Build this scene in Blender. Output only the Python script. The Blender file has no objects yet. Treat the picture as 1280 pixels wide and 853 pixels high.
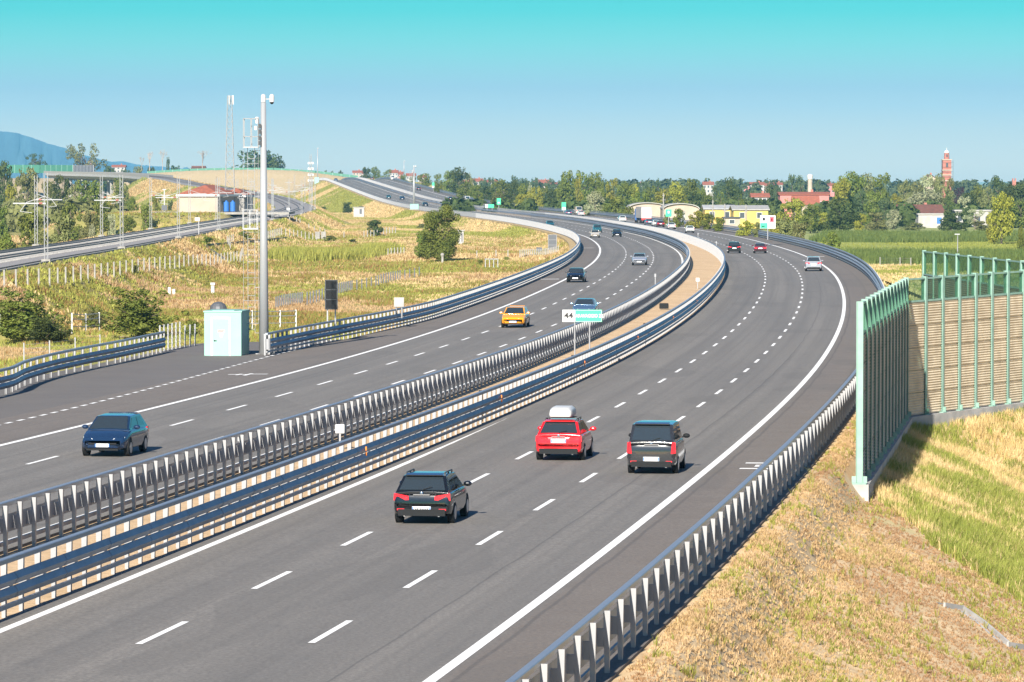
# scene parameters
SKYRAMP=[(0.0, (1.1444, 1.0257, 0.8669, 1)), (0.00414, (1.1444, 1.0257, 0.8669, 1)), (0.01327, (0.8436, 0.8223, 0.7695, 1)), (0.02342, (0.436, 0.575, 0.7183, 1)), (0.03357, (0.2349, 0.6391, 0.6643, 1)), (0.04372, (0.0634, 0.5877, 0.6019, 1)), (0.07, (0.12, 0.50, 0.62, 1)), (0.14, (0.22, 0.47, 0.68, 1)), (0.35, (0.36, 0.56, 0.84, 1)), (1.0, (0.43, 0.60, 0.86, 1))]
SKYSTR=.06;SUNSTR=4.5;EXPO=1.35;HAZE=5.5e-5;HAZECOL=(.22,.66,1.0,1)
import bpy, bmesh, math, random
import numpy as np
from mathutils import Vector, Matrix
random.seed(7); RNG=np.random.default_rng(11)
C=bpy.context.scene.collection
F=4927.0; HY=225.4; CZ=11.0
PITCH=math.atan((HY-426.5)/F)          # negative: the camera looks slightly down
# ------------------------------------------------------------------ camera geometry
cp,sp=math.cos(PITCH),math.sin(PITCH)
def ray(u,v):
    x=(u-640)/F; y=-(v-426.5)/F
    return np.array([x, cp-y*sp, sp+y*cp])
def P(u,v,D):
    r=ray(u,v); return np.array([0,0,CZ])+r*(D/r[1])
def px(x,y,z):
    dz=z-CZ; dep=y*cp+dz*sp; up=-y*sp+dz*cp
    return 640+F*x/dep, 426.5-F*up/dep
# ------------------------------------------------------------------ the motorway's alignment, surveyed every 20 m
ROAD=[(-24.52,28.72,0.729,0.805,0.0005,-0.0016),(-21.08,48.43,0.742,0.814,0.0016,-0.0021),(-17.85,68.16,0.749,0.818,0.0025,-0.0024),(-14.79,87.93,0.745,0.813,0.0032,-0.0024),(-11.87,107.71,0.722,0.793,0.0036,-0.0019),(-9.08,127.52,0.68,0.756,0.0035,-0.0009),(-6.38,147.33,0.62,0.706,0.0032,0.0005),(-3.78,167.16,0.55,0.648,0.0028,0.0022),(-1.28,187.01,0.478,0.587,0.0024,0.0039),(1.11,206.86,0.41,0.531,0.0023,0.0056),(3.39,226.73,0.352,0.482,0.0024,0.007),(5.56,246.62,0.313,0.45,0.0027,0.008),(7.64,266.51,0.299,0.44,0.0032,0.0087),(9.63,286.41,0.314,0.454,0.0038,0.0088),(11.52,306.32,0.353,0.491,0.0044,0.0086),(13.3,326.24,0.407,0.542,0.0052,0.0083),(14.98,346.17,0.467,0.6,0.0059,0.008),(16.55,366.11,0.525,0.659,0.0066,0.008),(18.03,386.05,0.576,0.713,0.0072,0.0083),(19.42,406,0.614,0.755,0.0078,0.0086),(20.71,425.96,0.633,0.78,0.0082,0.0089),(21.88,445.93,0.632,0.785,0.0085,0.0092),(22.95,465.9,0.613,0.773,0.0087,0.0093),(23.91,485.88,0.582,0.752,0.009,0.0092),(24.77,505.86,0.546,0.729,0.0094,0.0087),(25.53,525.84,0.509,0.706,0.01,0.008),(26.2,545.83,0.47,0.683,0.0108,0.0071),(26.77,565.82,0.428,0.65,0.0118,0.0061),(27.26,585.82,0.382,0.602,0.0129,0.0053),(27.68,605.81,0.332,0.537,0.0141,0.0047),(28.02,625.81,0.279,0.456,0.0152,0.0044),(28.3,645.81,0.227,0.371,0.0163,0.0043),(28.52,665.81,0.18,0.288,0.0172,0.0042),(28.69,685.81,0.138,0.213,0.0179,0.0041),(28.79,705.81,0.104,0.148,0.0184,0.004),(28.82,725.81,0.075,0.092,0.0187,0.004),(28.76,745.81,0.051,0.046,0.0188,0.004),(28.58,765.8,0.032,0.007,0.0187,0.0041),(28.28,785.8,0.017,-0.023,0.0185,0.0043),(27.84,805.8,0.009,-0.044,0.0181,0.0046),(27.27,825.79,0.008,-0.054,0.0175,0.0049),(26.55,845.78,0.018,-0.051,0.017,0.0052),(25.71,865.76,0.041,-0.03,0.0164,0.0055),(24.74,885.73,0.077,0.007,0.016,0.0058),(23.65,905.71,0.122,0.058,0.0156,0.0059),(22.45,925.67,0.173,0.116,0.0153,0.0061),(21.14,945.63,0.227,0.179,0.0151,0.0062),(19.72,965.58,0.281,0.242,0.0149,0.0063),(18.2,985.52,0.335,0.304,0.0146,0.0064),(16.58,1005.45,0.387,0.364,0.0144,0.0065),(14.87,1025.38,0.437,0.42,0.0142,0.0065),(13.07,1045.3,0.485,0.473,0.014,0.0066),(11.2,1065.21,0.531,0.523,0.0138,0.0066),(9.26,1085.12,0.576,0.57,0.0136,0.0067),(7.26,1105.02,0.62,0.616,0.0135,0.0067),(5.22,1124.91,0.665,0.663,0.0133,0.0067),(3.13,1144.8,0.712,0.712,0.0131,0.0067),(1.01,1164.69,0.764,0.766,0.013,0.0067),(-1.13,1184.57,0.823,0.827,0.0128,0.0067),(-3.27,1204.46,0.891,0.897,0.0127,0.0067),(-5.42,1224.34,0.966,0.975,0.0126,0.0067),(-7.56,1244.23,1.047,1.057,0.0124,0.0066),(-9.69,1264.11,1.129,1.142,0.0123,0.0066),(-11.8,1284,1.215,1.229,0.0122,0.0065),(-13.88,1303.89,1.306,1.322,0.0121,0.0065),(-15.93,1323.79,1.411,1.428,0.012,0.0065),(-17.94,1343.69,1.536,1.554,0.0119,0.0065),(-19.9,1363.59,1.684,1.702,0.0118,0.0066),(-21.83,1383.5,1.853,1.869,0.0117,0.0067),(-23.71,1403.41,2.035,2.05,0.0116,0.0069),(-25.56,1423.32,2.224,2.236,0.0116,0.007),(-27.37,1443.24,2.415,2.425,0.0115,0.0072),(-29.14,1463.16,2.611,2.619,0.0114,0.0074),(-30.87,1483.09,2.815,2.82,0.0113,0.0075),(-32.57,1503.02,3.031,3.033,0.0113,0.0077),(-34.25,1522.95,3.263,3.26,0.0112,0.008),(-35.9,1542.88,3.507,3.499,0.0112,0.0082),(-37.54,1562.81,3.759,3.746,0.0111,0.0085),(-39.17,1582.74,4.016,3.996,0.0111,0.0087),(-40.78,1602.68,4.274,4.248,0.011,0.009),(-42.39,1622.61,4.533,4.501,0.011,0.0093),(-44,1642.55,4.794,4.757,0.0109,0.0095),(-45.6,1662.48,5.058,5.017,0.0109,0.0097),(-47.21,1682.42,5.326,5.281,0.0108,0.0099),(-48.82,1702.35,5.598,5.548,0.0108,0.0101),(-50.43,1722.29,5.871,5.819,0.0108,0.0102),(-52.05,1742.22,6.145,6.09,0.0107,0.0103),(-53.68,1762.16,6.42,6.362,0.0107,0.0105),(-55.31,1782.09,6.695,6.634,0.0107,0.0106),(-56.94,1802.02,6.971,6.908,0.0106,0.0107),(-58.57,1821.96,7.248,7.185,0.0106,0.0108),(-60.21,1841.89,7.525,7.463,0.0106,0.0108),(-61.84,1861.82,7.804,7.744,0.0105,0.0108),(-63.48,1881.76,8.083,8.027,0.0105,0.0108),(-65.12,1901.69,8.362,8.31,0.0105,0.0108),(-66.75,1921.62,8.641,8.593,0.0105,0.0108),(-68.39,1941.56,8.92,8.876,0.0105,0.0108),(-70.02,1961.49,9.199,9.158,0.0104,0.0108),(-71.64,1981.42,9.478,9.44,0.0104,0.0107),(-73.27,2001.36,9.756,9.721,0.0104,0.0107),(-74.89,2021.29,10.033,10.001,0.0104,0.0107),(-76.51,2041.23,10.311,10.281,0.0104,0.0107),(-78.12,2061.16,10.588,10.56,0.0103,0.0106),(-79.73,2081.1,10.865,10.839,0.0103,0.0106),(-81.33,2101.03,11.142,11.118,0.0103,0.0106),(-82.93,2120.97,11.42,11.397,0.0103,0.0106),(-84.53,2140.9,11.697,11.676,0.0103,0.0105),(-86.12,2160.84,11.974,11.955,0.0103,0.0105),(-87.71,2180.78,12.251,12.233,0.0103,0.0105),(-89.3,2200.71,12.528,12.511,0.0103,0.0105),(-90.88,2220.65,12.805,12.789,0.0103,0.0105),(-92.45,2240.59,13.082,13.067,0.0102,0.0105),(-94.03,2260.53,13.359,13.345,0.0102,0.0104),(-95.6,2280.47,13.636,13.623,0.0102,0.0104),(-97.16,2300.4,13.913,13.901,0.0102,0.0104),(-98.72,2320.34,14.19,14.179,0.0102,0.0104),(-100.28,2340.28,14.468,14.457,0.0102,0.0104),(-101.83,2360.22,14.745,14.734,0.0102,0.0104),(-103.38,2380.16,15.021,15.011,0.0102,0.0104),(-104.93,2400.1,15.293,15.284,0.0102,0.0104),(-106.47,2420.04,15.549,15.54,0.0102,0.0104),(-108,2439.98,15.771,15.762,0.0102,0.0104),(-109.54,2459.92,15.94,15.931,0.0102,0.0104),(-111.07,2479.87,16.049,16.04,0.0102,0.0104),(-112.6,2499.81,16.111,16.102,0.0102,0.0104)]

_R=np.array(ROAD); _RS=-80+20.0*np.arange(len(_R))
SS=np.arange(-80,2400.1,4.0)
def _cub(col):
    y=_R[:,col]; m=np.gradient(y,20.0); i=np.clip(((SS+80)//20).astype(int),0,len(_RS)-2); t=(SS-_RS[i])/20
    return (2*t**3-3*t**2+1)*y[i]+(t**3-2*t**2+t)*20*m[i]+(-2*t**3+3*t**2)*y[i+1]+(t**3-t**2)*20*m[i+1]
RX,RY,RZ,RZL,RE,REL=[_cub(c) for c in range(6)]
for _z in (RZ,RZL):      # the climb levels out at a crest
    _k=SS>1940; _b=_z[np.searchsorted(SS,1940)]; _g=(_b-_z[np.searchsorted(SS,1900)])/40; _d=SS[_k]-1940; _z[_k]=_b+_g*_d-_d**2*_g/260
TX=np.gradient(RX,4.0);TY=np.gradient(RY,4.0);_n=np.hypot(TX,TY);TX/=_n;TY/=_n
def at_s(arr,s): return np.interp(s,SS,arr)
ML=2.9
def surf(s,o,dz=0.0):
    """point(s) on the carriageway surface at station s, offset o (right positive)"""
    s=np.asarray(s,float);o=np.asarray(o,float)
    tx,ty=at_s(TX,s),at_s(TY,s)
    x=at_s(RX,s)+ty*o; y=at_s(RY,s)-tx*o
    zr,zl,e,el=at_s(RZ,s),at_s(RZL,s),at_s(RE,s),at_s(REL,s)
    w=np.clip((o+ML)/(2*ML),0,1)
    z=np.where(o>ML,zr+e*(np.minimum(o,22)-ML),np.where(o<-ML,zl+el*(np.maximum(o,-22)+ML),zl*(1-w)+zr*w))
    return np.stack([x,y,z+dz],-1)
def heading(s): return math.atan2(float(at_s(TX,s)),float(at_s(TY,s)))   # clockwise from +y
def so(x,y):
    """nearest station and signed offset"""
    x=np.atleast_1d(np.asarray(x,float));y=np.atleast_1d(np.asarray(y,float))
    S=np.empty_like(x);O=np.empty_like(x)
    for a in range(0,len(x),4000):
        dx=x[a:a+4000,None]-RX[None];dy=y[a:a+4000,None]-RY[None]
        j=(dx*dx+dy*dy).argmin(1);k=np.arange(len(j))
        tx,ty=TX[j],TY[j];ddx,ddy=dx[k,j],dy[k,j]
        S[a:a+4000]=SS[j]+ddx*tx+ddy*ty
        O[a:a+4000]=ddx*ty-ddy*tx
    return S,O
# railway alignment: (x,y,z)
RAIL=[(-52,330,3.3),(-53.2,413,3.2),(-53.6,489,3.1),(-55,617,3.0),(-56.7,735,2.9),(-58,886,2.8),(-60,1019,2.7),(-64.5,1167,2.9),(-74,1300,3.7),(-90,1450,5.4),(-110,1580,7.1),(-139,1740,9.3),(-175,1950,12.6),(-205,2080,14),(-260,2230,15.3)]
_ra=np.array(RAIL,float);_l=np.r_[0,np.cumsum(np.hypot(*np.diff(_ra[:,:2],axis=0).T))]
RL=np.arange(0,_l[-1],8.0)
def _cm(col):
    m=np.gradient(_ra[:,col],_l);i=np.clip(np.searchsorted(_l,RL,side='right')-1,0,len(_l)-2);h=_l[i+1]-_l[i];t=(RL-_l[i])/h;y=_ra[:,col]
    return (2*t**3-3*t**2+1)*y[i]+(t**3-2*t**2+t)*h*m[i]+(-2*t**3+3*t**2)*y[i+1]+(t**3-t**2)*h*m[i+1]
QX,QY,QZ=_cm(0),_cm(1),_cm(2)
QTX=np.gradient(QX);QTY=np.gradient(QY);_n=np.hypot(QTX,QTY);QTX/=_n;QTY/=_n
def rl(l,o,dz=0.0):
    tx,ty=np.interp(l,RL,QTX),np.interp(l,RL,QTY)
    return np.stack([np.interp(l,RL,QX)+ty*o,np.interp(l,RL,QY)-tx*o,np.interp(l,RL,QZ)+dz+0*np.asarray(o)],-1)
def sm01(t): t=np.clip(t,0,1); return t*t*(3-2*t)
def terr(x,y):
    x=np.atleast_1d(np.asarray(x,float));y=np.atleast_1d(np.asarray(y,float))
    S,O=so(x,y)
    left=-2.1+0.25*np.sin(x*.11+y*.013)+.2*np.sin(y*.021+1)+0.12*np.sin(x*.37+y*.09)
    far=sm01((y-320)/300)
    right=(-6.6)*(1-far)+(-3.0)*far+0.15*np.sin(x*.13)*np.sin(y*.017)
    w=sm01((O+15)/30)
    nat=left*(1-w)+right*w
    nat=nat-0.004*np.clip(y-1500,0,1e9)*0.0
    # motorway embankment
    Sc=np.clip(S,-80,2400)
    pad=((S>62)&(S<150)&(O<0)); padl=np.where(O<0,18.4+9.8*sm01((S-52)/22)*sm01((160-S)/12),18.5)
    edge=surf(Sc,np.clip(O,-18.2,18.2))[:,2]-np.where(((O>17.6)|(O<-17.9-9.3*sm01((S-52)/22)*sm01((160-S)/12)))&(S<330),.07,.34)
    wr=np.where(O>0,2.35,2.2)
    em=edge-np.clip(np.abs(O)-padl,0,1e9)/wr
    # lateral slope near the noise wall: gentler
    k=4.0*0.25
    h=np.maximum(nat,em)+np.where(np.abs(O)>padl,0.0,0)
    d=np.abs(nat-em); h=h+np.where(d<k,(k-d)**2/(4*k),0)*np.where(np.abs(O)>padl+2,1,0)
    h=np.where(np.abs(O)<=padl,edge,h)
    h=np.where(S>2395,np.maximum(nat,em-(S-2395)/5),h);h=np.where(S<-90,nat,h)
    # the shoulder drops at the foot of the noise wall, which turns away on a low berm
    h=h-.85*sm01((O-18.5)/1.2)*np.where((S<330)&(S>-60),1,0)
    for (ax,ay,az),(bx,by,bz) in (((19.1,191,-1.3),(26.1,201.5,-.8)),((26.1,201.5,-.8),(31,216,-.9)),((31,216,-.9),(27.6,264,-2.2))):
        dx,dy=bx-ax,by-ay;tt=np.clip(((x-ax)*dx+(y-ay)*dy)/(dx*dx+dy*dy),0,1);ds=np.hypot(x-ax-dx*tt,y-ay-dy*tt)
        h=np.where(O>19.3,np.maximum(h,az+(bz-az)*tt-np.maximum(ds-.8,0)/2.6),h)
    # railway bank
    for a in range(0,len(x),4000):
        xs=x[a:a+4000];ys=y[a:a+4000]
        m=(xs<40)
        if not m.any(): continue
        dx=xs[m][:,None]-QX[None];dy=ys[m][:,None]-QY[None];j=(dx*dx+dy*dy).argmin(1);kk=np.arange(len(j))
        o=np.abs(dx[kk,j]*QTY[j]-dy[kk,j]*QTX[j]); al=dx[kk,j]*QTX[j]+dy[kk,j]*QTY[j]
        bk=QZ[j]-.45-np.clip(o-6.6,0,1e9)/1.9-np.clip(np.abs(al)-12,0,1e9)
        # the bank gives way to a viaduct at its far end
        bk=np.where((QY[j]>1960),-50,bk)
        hh=h[a:a+4000];q=hh[m];hh[m]=np.maximum(q,bk);h[a:a+4000]=hh
    # raised yard under the technical building, earth bank behind the railway
    yd=np.maximum(np.abs(x+81)-17,0)**2+np.maximum(np.abs(y-905)-38,0)**2
    h=np.maximum(h,3.3-np.sqrt(yd)/1.5)
    # bank carrying the road over the railway, far left
    t=np.clip((x+235)/250,0,1)
    yr=2330-40*t; zr=np.interp(x,[-235,-224,-187,-149,-126,-112,-98,-60,-20],[13.6,14.2,16.4,17.0,16.3,14.6,12.6,10.5,4])
    bz=zr-np.abs(y-yr)/2.6
    h=np.where((x>-250)&(x<-20),np.maximum(h,bz-np.clip(-x-215,0,1e9)/2),h)
    t2=(x<-233)
    h=np.where(t2,np.maximum(h,14.0-np.abs(y-2300)/3.-np.clip(x+262,0,1e9)/2.0),h)
    return h
def tz(x,y): return float(terr([x],[y])[0])
def RT(u,v,D0=70,D1=6000):
    """where the sight line through (u,v) meets the ground"""
    r=ray(u,v); Ds=np.geomspace(D0,D1,900); p=np.array([0,0,CZ])[None]+r[None]*(Ds/r[1])[:,None]
    t=terr(p[:,0],p[:,1]); j=np.where(p[:,2]<=t)[0]
    if len(j)==0: return P(u,v,D1)
    a,b=Ds[max(j[0]-1,0)],Ds[j[0]]
    for _ in range(12):
        m=(a+b)/2;q=P(u,v,m)
        if q[2]<=tz(q[0],q[1]): b=m
        else: a=m
    return P(u,v,b)
def RR(u,v,D0=75,D1=2300):
    """where the sight line meets the carriageway surface -> (station, offset)"""
    r=ray(u,v); Ds=np.geomspace(D0,D1,1500); p=np.array([0,0,CZ])[None]+r[None]*(Ds/r[1])[:,None]
    S,O=so(p[:,0],p[:,1]); ok=np.abs(O)<18; z=surf(np.clip(S,-80,2400),O)[:,2]
    j=np.where(ok&(p[:,2]<=z))[0]
    if len(j)==0: j=[np.abs(p[:,2]-z+np.where(ok,0,99)).argmin()]
    return float(S[j[0]]),float(O[j[0]])
# ------------------------------------------------------------------ object helpers
def link(o,parent=None):
    C.objects.link(o)
    if parent is not None: o.parent=parent
    return o
def tag(o,label=None,cat=None,group=None,kind=None):
    if label: o['label']=label
    if cat: o['category']=cat
    if group: o['group']=group
    if kind: o['kind']=kind
    return o
def empty(name,loc,rz=0.0):
    o=bpy.data.objects.new(name,None); o.location=tuple(float(a) for a in loc); o.rotation_euler=(0,0,rz); o.empty_display_size=.2
    C.objects.link(o); return o
class MB:
    """collects shapes, becomes one mesh object"""
    def __init__(s): s.v=[];s.f=[];s.n=0;s.uv=None
    def add(s,v,f):
        v=np.asarray(v,float).reshape(-1,3); s.v.append(v); s.f+= [tuple(i+s.n for i in q) for q in f]; s.n+=len(v); return s
    def box(s,c,sz,rz=0,rx=0,ry=0):
        x,y,z=[a/2 for a in sz]
        v=np.array([(-x,-y,-z),(x,-y,-z),(x,y,-z),(-x,y,-z),(-x,-y,z),(x,-y,z),(x,y,z),(-x,y,z)])
        if rz or rx or ry:
            M=np.array((Matrix.Rotation(rz,3,'Z')@Matrix.Rotation(ry,3,'Y')@Matrix.Rotation(rx,3,'X'))); v=v@M.T
        return s.add(v+np.array(c),[(0,3,2,1),(4,5,6,7),(0,1,5,4),(1,2,6,5),(2,3,7,6),(3,0,4,7)])
    def bar(s,a,b,w,h=None):
        a=np.array(a,float);b=np.array(b,float);h=h or w;d=b-a;L=np.linalg.norm(d)
        if L<1e-6: return s
        d/=L; up=np.array([0,0,1.]) if abs(d[2])<.95 else np.array([1.,0,0])
        r=np.cross(d,up);r/=np.linalg.norm(r);u=np.cross(r,d)
        v=[p+r*i*w/2+u*j*h/2 for p in (a,b) for i,j in ((-1,-1),(1,-1),(1,1),(-1,1))]
        return s.add(v,[(0,1,2,3),(7,6,5,4),(0,4,5,1),(1,5,6,2),(2,6,7,3),(3,7,4,0)])
    def tube(s,a,b,r0,r1=None,n=10):
        a=np.array(a,float);b=np.array(b,float);r1=r0 if r1 is None else r1;d=b-a;L=np.linalg.norm(d);d/=L
        up=np.array([0,0,1.]) if abs(d[2])<.95 else np.array([1.,0,0]);r=np.cross(d,up);r/=np.linalg.norm(r);u=np.cross(r,d)
        an=np.arange(n)*2*math.pi/n
        ring=lambda p,q:[p+q*(math.cos(t)*r+math.sin(t)*u) for t in an]
        v=ring(a,r0)+ring(b,r1)
        return s.add(v,[(i,(i+1)%n,n+(i+1)%n,n+i) for i in range(n)]+[tuple(range(n))[::-1],tuple(range(n,2*n))])
    def ball(s,c,r,n=8,m=6):
        r=np.array(r if hasattr(r,'__len__') else (r,r,r),float); v=[];f=[]
        for i in range(m+1):
            th=math.pi*i/m
            for j in range(n):
                ph=2*math.pi*j/n; v.append((math.sin(th)*math.cos(ph),math.sin(th)*math.sin(ph),math.cos(th)))
        for i in range(m):
            for j in range(n): f.append((i*n+j,(i+1)*n+j,(i+1)*n+(j+1)%n,i*n+(j+1)%n))
        return s.add(np.array(v)*r+np.array(c),f)
    def loft(s,rings,cap=True):
        n=len(rings[0]);v=np.concatenate([np.asarray(r,float) for r in rings]);f=[]
        for i in range(len(rings)-1):
            for j in range(n): f.append((i*n+j,i*n+(j+1)%n,(i+1)*n+(j+1)%n,(i+1)*n+j))
        if cap: f+=[tuple(range(n))[::-1],tuple(range((len(rings)-1)*n,len(rings)*n))]
        return s.add(v,f)
    def sheet(s,grid):
        g=np.asarray(grid,float);a,b=g.shape[:2]
        return s.add(g.reshape(-1,3),[(i*b+j,(i+1)*b+j,(i+1)*b+j+1,i*b+j+1) for i in range(a-1) for j in range(b-1)])
    def build(s,name,mat,parent=None,smooth=False,kind=None,label=None,loc=None):
        v=np.concatenate(s.v) if s.v else np.zeros((0,3))
        me=bpy.data.meshes.new(name); me.from_pydata(v.tolist(),[],s.f); me.update()
        if mat: me.materials.append(mat)
        if smooth: me.polygons.foreach_set('use_smooth',[True]*len(me.polygons))
        if s.uv is not None:
            uv=me.uv_layers.new(name='UVMap'); idx=np.empty(len(me.loops),int); me.loops.foreach_get('vertex_index',idx)
            uv.data.foreach_set('uv',np.asarray(s.uv,float)[idx].ravel())
        o=bpy.data.objects.new(name,me); link(o,parent)
        if loc is not None: o.location=loc
        if kind: o['kind']=kind
        if label: o['label']=label
        return o
def rawmesh(name,v,tri,mat,nper=3):
    """fast mesh from arrays of faces with nper corners"""
    me=bpy.data.meshes.new(name); nv=len(v);nf=len(tri)
    me.vertices.add(nv);me.vertices.foreach_set('co',np.asarray(v,np.float32).ravel())
    me.loops.add(nf*nper);me.loops.foreach_set('vertex_index',np.asarray(tri,np.int32).ravel())
    me.polygons.add(nf);me.polygons.foreach_set('loop_start',np.arange(nf,dtype=np.int32)*nper)
    me.update(calc_edges=True); me.materials.append(mat); return me
def bevel(o,w=.02,n=2,ang=40):
    m=o.modifiers.new('Bevel','BEVEL');m.width=w;m.segments=n;m.limit_method='ANGLE';m.angle_limit=math.radians(ang);return o
def copy_tree(o,parent=None):
    c=o.copy();C.objects.link(c);c.parent=parent
    for ch in list(o.children): copy_tree(ch,c)
    return c
# ------------------------------------------------------------------ materials
M={}
def mat(name,col,rough=.7,metal=0,coat=0,spec=.5,noise=None,scale=5,bump=0,alpha=None,emis=None):
    m=bpy.data.materials.new(name);m.use_nodes=True;nt=m.node_tree;b=nt.nodes['Principled BSDF']
    b.inputs['Base Color'].default_value=(*col,1);b.inputs['Roughness'].default_value=rough;b.inputs['Metallic'].default_value=metal
    b.inputs['Coat Weight'].default_value=coat;b.inputs['Specular IOR Level'].default_value=spec
    if noise is not None:
        tc=nt.nodes.new('ShaderNodeTexCoord');n=nt.nodes.new('ShaderNodeTexNoise');n.inputs['Scale'].default_value=scale;n.inputs['Detail'].default_value=6
        r=nt.nodes.new('ShaderNodeMix');r.data_type='RGBA';r.inputs[6].default_value=(*col,1);r.inputs[7].default_value=(*noise,1)
        mr=nt.nodes.new('ShaderNodeMapRange');mr.inputs[1].default_value=.35;mr.inputs[2].default_value=.65
        nt.links.new(tc.outputs['Object'],n.inputs['Vector']);nt.links.new(n.outputs[0],mr.inputs[0]);nt.links.new(mr.outputs[0],r.inputs[0]);nt.links.new(r.outputs[2],b.inputs['Base Color'])
        if bump:
            bp=nt.nodes.new('ShaderNodeBump');bp.inputs['Strength'].default_value=bump;nt.links.new(n.outputs[0],bp.inputs['Height']);nt.links.new(bp.outputs[0],b.inputs['Normal'])
    M[name]=m;return m
class NT:
    """tiny node builder"""
    def __init__(s,name,rough=.8):
        s.m=bpy.data.materials.new(name);s.m.use_nodes=True;s.t=s.m.node_tree;s.b=s.t.nodes['Principled BSDF'];s.b.inputs['Roughness'].default_value=rough;M[name]=s.m
    def n(s,k,**kw):
        x=s.t.nodes.new('ShaderNode'+k)
        for a,b in kw.items():
            if a.startswith('i_'):
                kk=a[2:];x.inputs[int(kk) if kk.isdigit() else kk.replace('_',' ')].default_value=b
            else: setattr(x,a,b)
        return x
    def l(s,a,b): s.t.links.new(a,b)
    def pos(s):
        g=s.n('NewGeometry');return g.outputs['Position']
    def noise(s,vec,scale,detail=5,rough=.55,sx=None):
        if sx:
            mp=s.n('Mapping');mp.inputs['Scale'].default_value=sx;s.l(vec,mp.inputs['Vector']);vec=mp.outputs[0]
        t=s.n('TexNoise');t.inputs['Scale'].default_value=scale;t.inputs['Detail'].default_value=detail;t.inputs['Roughness'].default_value=rough;s.l(vec,t.inputs['Vector']);return t.outputs[0]
    def rng(s,v,a,b,c=0,d=1):
        r=s.n('MapRange');r.inputs[1].default_value=a;r.inputs[2].default_value=b;r.inputs[3].default_value=c;r.inputs[4].default_value=d;s.l(v,r.inputs[0]);return r.outputs[0]
    def mix(s,f,a,b,mode='MIX'):
        r=s.n('Mix',data_type='RGBA',blend_type=mode)
        if isinstance(f,(int,float)): r.inputs[0].default_value=f
        else: s.l(f,r.inputs[0])
        for k,q in ((6,a),(7,b)):
            if isinstance(q,tuple): r.inputs[k].default_value=(*q,1)
            else: s.l(q,r.inputs[k])
        return r.outputs[2]
    def math(s,op,a,b=None):
        r=s.n('Math',operation=op)
        for k,q in ((0,a),(1,b)):
            if q is None: continue
            if isinstance(q,(int,float)): r.inputs[k].default_value=q
            else: s.l(q,r.inputs[k])
        return r.outputs[0]
    def bump(s,h,st=.3,d=.05):
        b=s.n('Bump');b.inputs['Strength'].default_value=st;b.inputs['Distance'].default_value=d;s.l(h,b.inputs['Height']);s.l(b.outputs[0],s.b.inputs['Normal'])
    def col(s,c): s.l(c,s.b.inputs['Base Color'])
# asphalt: speckle, long streaks along the lanes, brown shoulder, transverse repair joints
def asphalt(name,a,b,sh):
    m=NT(name,.86); p=m.pos(); uv=m.n('UVMap').outputs[0]
    fine=m.noise(p,9,3,.8); mid=m.noise(p,.6,4); big=m.noise(uv,1,5,.6,sx=(.45,.012,1)); streak=m.noise(uv,1,3,.5,sx=(2.2,.006,1))
    sep=m.n('SeparateXYZ');m.l(uv,sep.inputs[0]);o=m.math('ABSOLUTE',sep.outputs[0])
    c=m.mix(m.rng(big,.35,.68),a,b); c=m.mix(m.rng(streak,.48,.72,0,.55),c,tuple(x*.62 for x in a))
    # tyre tracks: two worn bands in each 3.75 m lane
    q=m.math('FRACT',m.math('MULTIPLY',m.math('SUBTRACT',o,2.9),1/1.875)); tr=m.math('SUBTRACT',1.0,m.math('MULTIPLY',m.math('ABSOLUTE',m.math('SUBTRACT',q,.5)),2.6))
    c=m.mix(m.math('MULTIPLY',m.rng(tr,0,1,0,.45),m.rng(mid,.3,.6)),c,tuple(x*.68 for x in a))
    shm=m.rng(o,14.2,14.5); c=m.mix(m.math('MULTIPLY',shm,.8),c,sh)
    c=m.mix(m.rng(mid,.3,.75,0,.25),c,tuple(x*1.25 for x in b)); c=m.mix(m.rng(fine,.35,.65,0,.62),c,tuple(x*.42 for x in a))
    for oo,wd in ((14.62,.035),(12.1,.02),(16.3,.03)):     # paving joints
        dj=m.math('ABSOLUTE',m.math('SUBTRACT',m.math('ADD',o,m.math('MULTIPLY',m.math('SUBTRACT',m.noise(uv,1,3,.5,sx=(.01,.15,1)),.5),.25)),oo));c=m.mix(m.rng(dj,wd,wd*2.2,.45 if oo<16 else .3,0),c,(.05,.048,.046))
    st=m.noise(p,.9,3,.5,sx=(1,.5,1));c=m.mix(m.rng(st,.70,.76,0,.35),c,(.06,.058,.056))   # oil stains
    pt=m.noise(uv,1,1,.4,sx=(.16,.05,1));c=m.mix(m.rng(pt,.60,.605,0,.22),c,tuple(x*.55 for x in a))   # resurfaced stretches
    m.col(c); m.bump(fine,.5,.02); return m.m
asphalt('asphalt',(.155,.144,.131),(.222,.202,.177),(.160,.128,.104))
m=NT('asphalt_pad',.9);p=m.pos();c=m.mix(m.noise(p,.4,5),(.105,.092,.086),(.17,.15,.132));c=m.mix(m.rng(m.noise(p,9,3,.8),.3,.7,0,.5),c,(.05,.05,.05));m.col(c)
m=NT('road_paint',.7);p=m.pos();c=m.mix(m.rng(m.noise(p,5,5,.7),.45,.8,0,.45),(.8,.79,.76),(.38,.37,.35));m.col(c)
def grass_ground(name,cols,sc=.06,st=.5):
    m=NT(name,.95);p=m.pos();a,b,c2,d=cols
    n1=m.noise(p,sc,6,.6);n2=m.noise(p,sc*5,5,.65);n3=m.noise(p,2.5,6,.75)
    c=m.mix(m.rng(n1,.40,.58),a,b);c=m.mix(m.rng(n2,.50,.68,0,.85),c,c2);c=m.mix(m.rng(n3,.42,.68,0,.7),c,d);m.col(c)
    m.bump(n3,st,.25);return m.m
grass_ground('field',((.24,.22,.055),(.34,.27,.085),(.50,.35,.15),(.16,.16,.04)))
m=NT('ground',.95)   # terrain: dry yellow grass, greener and sandier patches, rusty weeds; farmland beyond
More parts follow.
